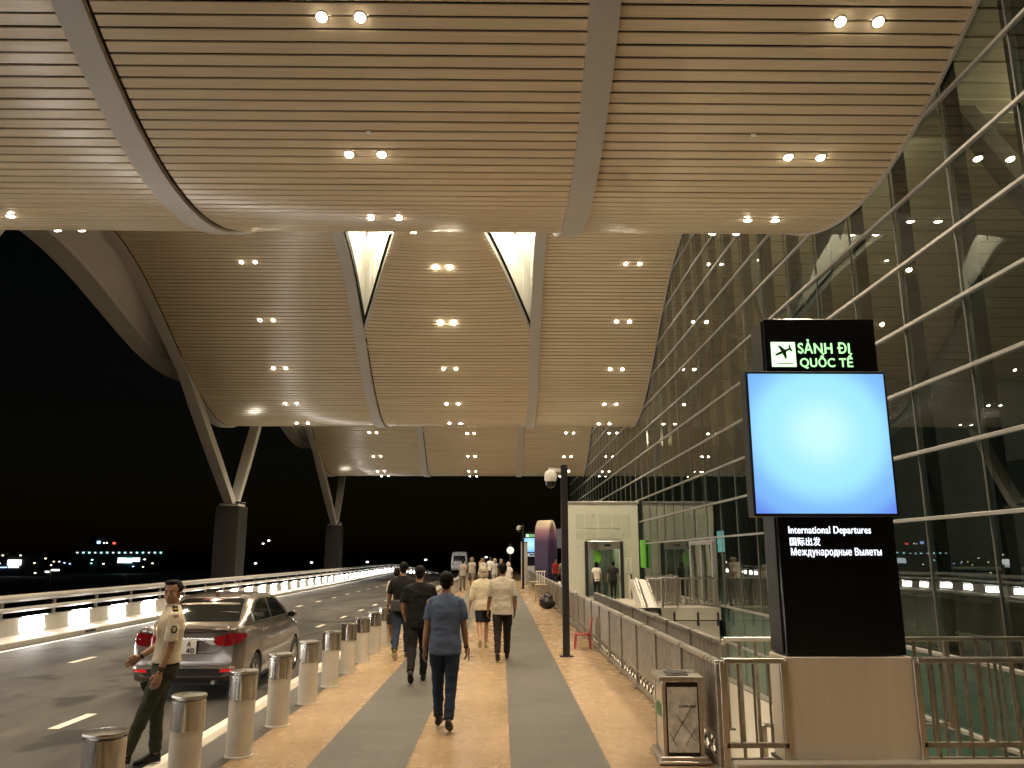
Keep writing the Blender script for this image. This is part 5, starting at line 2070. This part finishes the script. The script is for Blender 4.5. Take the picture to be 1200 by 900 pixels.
# nearer floodlit mast at the left
p0 = at(89, 668, 120)
t = thing('lamp_mast', 'grey lamp mast with a row of bright lamp heads beyond the barrier at left', 'street lamp', (p0.x, p0.y, GZ))
MB().tube([(0, 0, 0), (0, 0, p0.z - GZ)], [0.11, 0.07], 8).build('mast', M['steel_dull'], t)
MB().box(0, 0, p0.z - GZ, 1.9, 0.08, 0.06).build('cross_arm', M['steel_dull'], t)
for dx in (-0.5, 0.35, 0.95):
    MB().box(dx, -0.05, p0.z - GZ + (0.05 if dx > 0 else -0.2), 0.5, 0.18, 0.22).build('lamp_head', E_hot, t)
p0 = at(173.5, 668, 110)
t = thing('lamp_mast', 'thin unlit mast beyond the barrier right of the bright lamp mast', 'street lamp', (p0.x, p0.y, GZ))
MB().tube([(0, 0, 0), (0, 0, p0.z - GZ)], [0.09, 0.06], 8).build('mast', M['steel_dull'], t)
MB().box(0.3, 0, p0.z - GZ, 0.7, 0.14, 0.06).build('lamp_head', M['steel_dull'], t)

# ------------------------------------------------------------------ patches laid on a body by projection
def patch(name, m, parent, bvh, outline, axis, off=0.004, step=0.06, dens=0.05, far=6.0, smooth=True, thick=0.0):
    """outline in 2-D; axis 'rear' (x,z cast along +y), 'front' (x,z along -y), 'right' (y,z cast along -x), 'left' (y,z along +x)"""
    pts = []
    n = len(outline)
    for i in range(n):
        a, b = Vector(outline[i]), Vector(outline[(i + 1) % n])
        k = max(1, int((b - a).length / dens))
        for j in range(k):
            pts.append(a + (b - a) * j / k)
    nb = len(pts)
    edges = [(i, (i + 1) % nb) for i in range(nb)]
    x0, x1 = min(p.x for p in pts), max(p.x for p in pts)
    z0, z1 = min(p.y for p in pts), max(p.y for p in pts)

    def inside(q):
        c = False
        for i in range(nb):
            a, b = pts[i], pts[(i + 1) % nb]
            if (a.y > q.y) != (b.y > q.y) and q.x < (b.x - a.x) * (q.y - a.y) / (b.y - a.y) + a.x:
                c = not c
        return c

    u = x0 + step / 2
    while u < x1:
        v = z0 + step / 2
        while v < z1:
            q = Vector((u, v))
            if inside(q) and min((q - p).length for p in pts) > step * 0.45:
                pts.append(q)
            v += step
        u += step
    vs, _, fs, *_r = delaunay_2d_cdt(pts, edges, [], 1, 1e-5)
    out = []
    for p in vs:
        if axis == 'rear':
            o, d = Vector((p.x, -far, p.y)), Vector((0, 1, 0))
        elif axis == 'front':
            o, d = Vector((p.x, far * 2, p.y)), Vector((0, -1, 0))
        elif axis == 'right':
            o, d = Vector((far, p.x, p.y)), Vector((-1, 0, 0))
        else:
            o, d = Vector((-far, p.x, p.y)), Vector((1, 0, 0))
        h = bvh.ray_cast(o, d)
        out.append(None if h[0] is None else h[0] + h[1] * off * (1 if h[1].dot(d) < 0 else -1))
    mb = MB()
    bv = [None if p is None else mb.bm.verts.new(p) for p in out]
    for f in fs:
        if all(bv[i] is not None for i in f):
            try:
                mb.bm.faces.new([bv[i] for i in f])
            except ValueError:
                pass
    o = mb.build(name, m, parent, normals=True)
    if smooth:
        o.data.shade_smooth()
    if thick:
        s = o.modifiers.new('t', 'SOLIDIFY')
        s.thickness = thick
        s.offset = 0
    return o


def line_poly(pts, w):
    """thin closed strip along a polyline"""
    pts = [Vector(p) for p in pts]
    L, R = [], []
    for i, p in enumerate(pts):
        d = (pts[min(i + 1, len(pts) - 1)] - pts[max(i - 1, 0)]).normalized()
        n = Vector((-d.y, d.x)) * w / 2
        L.append(p + n)
        R.append(p - n)
    return L + R[::-1]


def interp(tab, s):
    for (a, u), (b, v) in zip(tab, tab[1:]):
        if s <= b:
            t = (s - a) / (b - a)
            t = t * t * (3 - 2 * t) * 0.5 + t * 0.5
            return u + (v - u) * t
    return tab[-1][1]


def bool_cut(me, cutters):
    o = bpy.data.objects.new('b', me)
    COL.objects.link(o)
    cs = []
    for c in cutters:
        t = bpy.data.meshes.new('c')
        bmesh.ops.recalc_face_normals(c.bm, faces=c.bm.faces)
        c.bm.to_mesh(t)
        c.bm.free()
        co = bpy.data.objects.new('c', t)
        COL.objects.link(co)
        m = o.modifiers.new('m', 'BOOLEAN')
        m.operation = 'DIFFERENCE'
        m.object = co
        m.solver = 'EXACT'
        cs.append(co)
    dg = bpy.context.evaluated_depsgraph_get()
    r = bpy.data.meshes.new_from_object(o.evaluated_get(dg))
    bpy.data.objects.remove(o)
    for c in cs:
        bpy.data.objects.remove(c)
    return r


def wheel(parent, x, y, r, w, side, rimm):
    f = MB()
    prof = [(r - 0.11, -w / 2), (r - 0.03, -w / 2), (r, -w / 2 + 0.03), (r, w / 2 - 0.03), (r - 0.03, w / 2), (r - 0.11, w / 2 - 0.005), (r - 0.12, w / 2 - 0.04)]
    q = Matrix.Rotation(PI / 2 * side, 3, 'Y')
    f.lathe(prof, 36)
    for v in f.bm.verts:
        v.co = q @ v.co
    wh = f.build('wheel', M['rubber'], parent, smooth=0.6, loc=(x, y, r))
    f = MB()
    f.lathe([(r - 0.105, w / 2 - 0.01), (r - 0.125, w / 2 - 0.004), (r - 0.135, w / 2 - 0.05)], 36, cap=False)
    for k in range(5):
        for d in (-0.13, 0.13):
            a = 2 * PI * k / 5
            f.bar((0.045 * math.cos(a), 0.045 * math.sin(a), w / 2 - 0.03), ((r - 0.12) * math.cos(a + d), (r - 0.12) * math.sin(a + d), w / 2 - 0.015), 0.028, 0.02)
    f.lathe([(0.07, w / 2 - 0.035), (0.065, w / 2 - 0.012), (0.0005, w / 2 - 0.008)], 20)
    for v in f.bm.verts:
        v.co = q @ v.co
    f.build('rim', rimm, wh)
    f = MB()
    f.lathe([(r - 0.12, w / 2 - 0.07), (0.0005, w / 2 - 0.07)], 24)
    for v in f.bm.verts:
        v.co = q @ v.co
    f.build('brake_disc', M['dark_metal'], wh)
    return wh


# ------------------------------------------------------------------ the parked saloon (rear at y = 0, nose at y = 4.44)
car = thing('parked_car', 'grey-brown saloon car stopped on the road beside the bollards, seen from behind', 'car', (-4.34, 11.45, ZROAD), DEG(1.0))
car.scale = (0.93, 0.93, 0.93)
paint = mat('grey_brown_car_paint', (0.19, 0.16, 0.138), 0.28, 0.8, coat=1.0)
cglass = mat('dark_car_glass', (0.006, 0.007, 0.007), 0.05, spec=0.45)
HWT = [(0.0, 0.70), (0.06, 0.775), (0.2, 0.825), (0.6, 0.845), (1.5, 0.848), (3.0, 0.845), (3.8, 0.82), (4.15, 0.75), (4.35, 0.62), (4.44, 0.5)]
ZTT = [(0.0, 0.96), (0.03, 1.01), (0.08, 1.035), (0.5, 1.04), (1.2, 1.0), (2.6, 0.98), (3.3, 0.98), (3.9, 0.86), (4.2, 0.76), (4.38, 0.64), (4.44, 0.56)]
ZBT = [(0.0, 0.34), (0.08, 0.27), (0.4, 0.22), (0.9, 0.17), (3.6, 0.17), (4.1, 0.2), (4.44, 0.3)]
SS = [0.0, 0.015, 0.04, 0.08, 0.13, 0.2, 0.3, 0.45, 0.6] + [0.75 + 0.15 * i for i in range(22)] + [4.0, 4.1, 4.2, 4.28, 4.35, 4.4, 4.44]
CS = [(0.0, 0.0), (0.5, 0.0), (0.86, 0.0), (0.95, 0.03), (0.975, 0.12), (0.985, 0.3), (1.0, 0.5), (1.0, 0.62), (0.99, 0.74), (0.97, 0.82), (0.955, 0.87), (0.93, 0.925), (0.89, 0.97), (0.8, 0.992), (0.5, 1.0), (0.0, 1.005)]
f = MB()
rings = []
for s in SS:
    w, zt, zbm = interp(HWT, s), interp(ZTT, s), interp(ZBT, s)
    right = [(w * a, s, zbm + (zt - zbm) * b) for a, b in CS]
    ring = right + [(-x, y, z) for x, y, z in right[-2:0:-1]]
    # the rear face leans: tail lip forward at the bumper, boot lid slightly ahead
    rr = []
    for x, y, z in ring:
        dy = 0.0
        if s < 0.3:
            k = 1 - s / 0.3
            dy = k * (0.10 * max(0, (z - 0.62) / 0.4) + 0.05 * max(0, (0.45 - z) / 0.2)) + k * 0.10 * (abs(x) / 0.8) ** 4
            if z > 0.98:
                dy -= k * 0.035
        rr.append((x, y + dy, z))
    rings.append(rr)
f.rings(rings)
bmesh.ops.recalc_face_normals(f.bm, faces=f.bm.faces)
me = bpy.data.meshes.new('body')
f.bm.to_mesh(me)
f.bm.free()
cut = []
WY = (0.86, 3.46)
for y in WY:
    for s_ in (-1, 1):
        c = MB()
        c.lathe([(0.345, -0.2), (0.345, 0.25)], 40)
        q = Matrix.Rotation(PI / 2 * s_, 3, 'Y')
        for v in c.bm.verts:
            v.co = q @ v.co + Vector((s_ * 0.78, y, 0.30))
        cut.append(c)
low = bool_cut(me, cut)
# cabin
HT = [(0.46, 1.02), (0.62, 1.10), (0.85, 1.22), (1.1, 1.345), (1.3, 1.42), (1.55, 1.455), (1.95, 1.475), (2.3, 1.46), (2.6, 1.41), (2.9, 1.27), (3.2, 1.12), (3.42, 0.98)]
f = MB()
rings = []
for i in range(41):
    s = 0.46 + (3.42 - 0.46) * i / 40
    zt = interp(HT, s)
    zb_ = 0.93
    hw = 0.775 + 0.02 * math.sin(PI * (s - 0.46) / 2.96)
    if s < 1.0:
        hw -= 0.10 * ((1.0 - s) / 0.54) ** 2
    if s > 2.9:
        hw -= 0.06 * ((s - 2.9) / 0.52) ** 2
    hgt = zt - zb_
    tw_ = hw - 0.40 * max(0.0, hgt - 0.05)
    right = [(hw, zb_)] + [(hw + (tw_ - hw) * u, zb_ + (hgt - 0.05) * u) for u in (0.15, 0.35, 0.6, 0.85, 1.0)] + [(tw_ - 0.03, zt - 0.028), (tw_ - 0.10, zt - 0.008), (tw_ * 0.5, zt + 0.006), (0, zt + 0.012)]
    ring = [(x, s, z) for x, z in right] + [(-x, s, z) for x, z in right[-2::-1]]
    rings.append(ring)
f.rings(rings)
bmesh.ops.recalc_face_normals(f.bm, faces=f.bm.faces)
f.bm.from_mesh(low)
me = bpy.data.meshes.new('body')
f.bm.to_mesh(me)
bvh = BVHTree.FromBMesh(f.bm)
f.bm.free()
me.shade_smooth()
me.set_sharp_from_angle(angle=0.55)
me.materials.clear()
link_mesh('body', me, paint, car)
# underbody and arches fill
MB().box(0, 2.15, 0.35, 1.1, 3.7, 0.3).build('underbody', M['black_matt'], car)
# rear window, side windows, windscreen
patch('rear_window', cglass, car, bvh, [(-0.60, 1.085), (0.60, 1.085), (0.585, 1.12), (0.50, 1.375), (0.44, 1.40), (-0.44, 1.40), (-0.50, 1.375), (-0.585, 1.12)], 'rear')
patch('windscreen', cglass, car, bvh, [(-0.66, 1.03), (0.66, 1.03), (0.56, 1.36), (-0.56, 1.36)], 'front')
for sd in ('right', 'left'):
    patch('side_window', cglass, car, bvh, [(1.0, 1.06), (1.92, 1.055), (1.92, 1.375), (1.6, 1.375), (1.35, 1.335), (1.08, 1.19)], sd)
    patch('side_window', cglass, car, bvh, [(2.0, 1.055), (2.95, 1.05), (2.82, 1.16), (2.55, 1.32), (2.35, 1.375), (2.0, 1.385)], sd)
    patch('window_trim', M['black_matt'], car, bvh, line_poly([(0.92, 1.035), (3.05, 1.02)], 0.022), sd, 0.006, dens=0.1)
    for q in ([(1.05, 1.03), (0.98, 0.9), (1.02, 0.72), (1.2, 0.5), (1.24, 0.26)], [(1.96, 1.05), (1.98, 0.8), (1.97, 0.25)], [(3.02, 1.0), (3.0, 0.7), (2.95, 0.3)]):
        patch('door_seam', M['black_matt'], car, bvh, line_poly(q, 0.012), sd, 0.003, dens=0.06)
    sx_ = 1 if sd == 'right' else -1
    for y in (1.2, 2.2):
        f = MB()
        f.box(sx_ * 0.835, y, 0.90, 0.03, 0.2, 0.03, 0.01)
        f.build('door_handle', paint, car)
    patch('sill', M['black_matt'], car, bvh, [(1.25, 0.2), (3.1, 0.2), (3.1, 0.24), (1.25, 0.24)], sd, 0.006, dens=0.15)
    patch('crease', paint, car, bvh, line_poly([(0.45, 0.86), (1.4, 0.85), (2.8, 0.83)], 0.02), sd, 0.008, dens=0.08)
    f = MB()
    f.ell((sx_ * 0.92, 2.72, 1.06), (0.085, 0.06, 0.065), 14, 9)
    f.bar((sx_ * 0.80, 2.74, 1.02), (sx_ * 0.9, 2.72, 1.03), 0.05, 0.03)
    mr_ = f.build('door_mirror', paint, car, smooth=True)
    f = MB()
    f.ell((sx_ * 0.92, 2.675, 1.06), (0.07, 0.02, 0.052), 14, 9)
    f.build('mirror_glass', M['black'], mr_, smooth=True)
    for y in WY:
        wheel(car, sx_ * 0.745, y, 0.30, 0.19, sx_, M['steel'])
# tail
tail_red = mat('tail_lamp_red', (0.17, 0.006, 0.009), 0.1, spec=0.9, coat=1.0, emit=(0.9, 0.02, 0.03), strength=0.04)
tail_deep = mat('tail_lamp_deep_red', (0.10, 0.004, 0.006), 0.08, spec=0.9, coat=1.0, emit=(0.6, 0.01, 0.015), strength=0.05)
tail_clear = mat('tail_lamp_clear', (0.45, 0.42, 0.4), 0.12, spec=0.9)
chrome = mat('chrome_trim', (0.75, 0.73, 0.7), 0.12, 1.0)
for s_ in (1, -1):
    def mx(o):
        return [(s_ * x, z) for x, z in o][::s_]
    tl = patch('tail_lamp', tail_red, car, bvh, mx([(0.45, 0.79), (0.54, 0.765), (0.555, 0.93), (0.50, 0.92), (0.38, 0.875)]), 'rear', 0.012, 0.04, 0.03)
    patch('clear_section', tail_clear, tl, bvh, mx([(0.26, 0.835), (0.36, 0.795), (0.44, 0.785), (0.375, 0.868)]), 'rear', 0.012, 0.04, 0.03)
    patch('outer_section', tail_deep, tl, bvh, mx([(0.565, 0.765), (0.66, 0.775), (0.79, 0.83), (0.79, 0.93), (0.68, 0.955), (0.565, 0.935)]), 'rear', 0.012, 0.04, 0.03)
    sd = 'right' if s_ > 0 else 'left'
    patch('side_section', tail_deep, tl, bvh, [(0.1, 0.83), (0.2, 0.84), (0.40, 0.90), (0.30, 0.935), (0.1, 0.95)], sd, 0.012, 0.04, 0.03)
    patch('bumper_reflector', mat('red_reflector', (0.45, 0.01, 0.012), 0.15, emit=(1, 0.03, 0.03), strength=0.25), car, bvh, mx([(0.52, 0.405), (0.72, 0.42), (0.70, 0.455), (0.56, 0.455)]), 'rear', 0.02, 0.04, 0.04)
    patch('boot_seam', M['black_matt'], car, bvh, line_poly(mx([(0.62, 1.02), (0.57, 0.94), (0.56, 0.76), (0.50, 0.70), (0.40, 0.67), (0.0, 0.665)]), 0.012), 'rear', 0.004, 0.05, 0.05)
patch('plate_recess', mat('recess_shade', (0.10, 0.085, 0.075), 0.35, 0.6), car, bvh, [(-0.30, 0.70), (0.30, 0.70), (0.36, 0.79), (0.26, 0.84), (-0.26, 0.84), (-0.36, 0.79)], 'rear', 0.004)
patch('chrome_strip', chrome, car, bvh, [(-0.42, 0.855), (0.42, 0.855), (0.40, 0.89), (-0.40, 0.89)], 'rear', 0.014, 0.05)
patch('lower_bumper', M['black_matt'], car, bvh, [(-0.55, 0.35), (0.55, 0.35), (0.6, 0.4), (0.5, 0.46), (-0.5, 0.46), (-0.6, 0.4)], 'rear', 0.006)
patch('bumper_strip', chrome, car, bvh, line_poly([(-0.72, 0.475), (0.0, 0.485), (0.72, 0.475)], 0.03), 'rear', 0.03, 0.05)
patch('spoiler_lip', paint, car, bvh, line_poly([(-0.60, 1.005), (0.0, 1.02), (0.60, 1.005)], 0.03), 'rear', 0.035, 0.05)
f = MB()
f.box(0, 0.035, 0.765, 0.34, 0.012, 0.2, 0.004)
pl = f.build('number_plate', M['white_panel'], car)
letter('lettering', 'A', M['black_matt'], pl, (0.035, 0.026, 0.775), 0.055, 0.07, 0.04)
letter('lettering', '40', M['black_matt'], pl, (0.025, 0.026, 0.68), 0.115, 0.07, 0.04)
f = MB()
f.ell((0, 1.35, 1.465), (0.022, 0.075, 0.05), 12, 8)
f.build('roof_antenna', paint, car, smooth=True)
f = MB()
f.tube([(0.45, 0.02, 0.27), (0.45, 0.25, 0.27)], 0.03, 12)
f.build('exhaust', M['steel'], car)
patch('high_brake_lamp', tail_deep, car, bvh, [(-0.16, 1.365), (0.16, 1.365), (0.16, 1.39), (-0.16, 1.39)], 'rear', 0.01, 0.04, 0.04)
for s_ in (1, -1):
    patch('headlight', tail_clear, car, bvh, [(s_ * x, z) for x, z in ((0.35, 0.62), (0.6, 0.66), (0.66, 0.74), (0.4, 0.7))], 'front', 0.01)

# ------------------------------------------------------------------ white van far along the road
van = thing('white_van', 'white minibus van far down the road, seen from behind', 'van', (-4.95, 97.0, ZROAD))
vp = mat('white_van_paint', (0.8, 0.79, 0.77), 0.35, coat=0.6)
f = MB()
rings = []
for s, sc_, zt in ((0.0, 0.95, 2.36), (0.05, 0.985, 2.44), (0.2, 1.0, 2.48), (4.0, 1.0, 2.48), (4.6, 0.98, 2.2), (5.2, 0.94, 1.25), (5.9, 0.85, 1.0), (6.0, 0.8, 0.9)):
    right = [(0.0, 0.35), (0.9, 0.35), (0.97, 0.5), (0.99, 1.1), (0.95, 1.7 if zt > 2 else zt * 0.9), (0.86, zt - 0.12), (0.72, zt - 0.02), (0.0, zt)]
    rings.append([(x * sc_, s, z) for x, z in right] + [(-x * sc_, s, z) for x, z in right[-2:0:-1]])
f.rings(rings)
bmesh.ops.recalc_face_normals(f.bm, faces=f.bm.faces)
vb = BVHTree.FromBMesh(f.bm)
f.build('body', vp, van, smooth=0.5)
patch('rear_window', cglass, van, vb, [(-0.72, 1.35), (0.72, 1.35), (0.68, 2.0), (-0.68, 2.0)], 'rear', 0.01, 0.15, 0.15)
for s_ in (1, -1):
    patch('tail_lamp', tail_red, van, vb, [(s_ * 0.76, 0.85), (s_ * 0.88, 0.85), (s_ * 0.86, 1.35), (s_ * 0.76, 1.3)], 'rear', 0.012, 0.1, 0.1)
    for y in (1.1, 4.9):
        wheel(van, s_ * 0.86, y, 0.34, 0.2, s_, M['steel_dull'])
patch('door_seam', M['black_matt'], van, vb, line_poly([(0, 0.5), (0, 2.3)], 0.03), 'rear', 0.008, 0.2, 0.2)
MB().box(0, -0.06, 0.5, 1.8, 0.12, 0.2, 0.03).build('rear_bumper', M['steel_dull'], van)
MB().box(0, -0.01, 1.05, 0.46, 0.02, 0.13).build('number_plate', M['white_panel'], van)

# ------------------------------------------------------------------ sky, camera, render settings
w = bpy.data.worlds.new('World')
S.world = w
w.use_nodes = True
nt = w.node_tree
bg = nt.nodes['Background']
sky = nt.nodes.new('ShaderNodeTexSky')
sky.sky_type = 'NISHITA'
sky.sun_disc = False
sky.sun_elevation = math.radians(2)
sky.sun_rotation = math.radians(200)
nt.links.new(sky.outputs[0], bg.inputs[0])
bg.inputs[1].default_value = 0.001

cd = bpy.data.cameras.new('camera')
cam = bpy.data.objects.new('camera', cd)
COL.objects.link(cam)
cd.sensor_width = 36
cd.lens = 36 * 930 / 1200
cd.clip_end = 6000
cd.clip_start = 0.05
cam.location = (0, 0, H)
cam.rotation_euler = (math.radians(90 + 12.25), 0, -math.atan(13 / (930 / math.cos(math.radians(12.25)))))
S.camera = cam

S.render.engine = 'CYCLES'
S.view_settings.view_transform = 'Standard'
S.view_settings.look = 'None'
S.view_settings.exposure = 0.46
S.view_settings.gamma = 1
S.cycles.use_denoising = True
S.cycles.max_bounces = 7
S.cycles.diffuse_bounces = 4
S.cycles.glossy_bounces = 4
S.cycles.transparent_max_bounces = 10
S.cycles.sample_clamp_indirect = 4
S.cycles.caustics_reflective = False
S.cycles.caustics_refractive = False
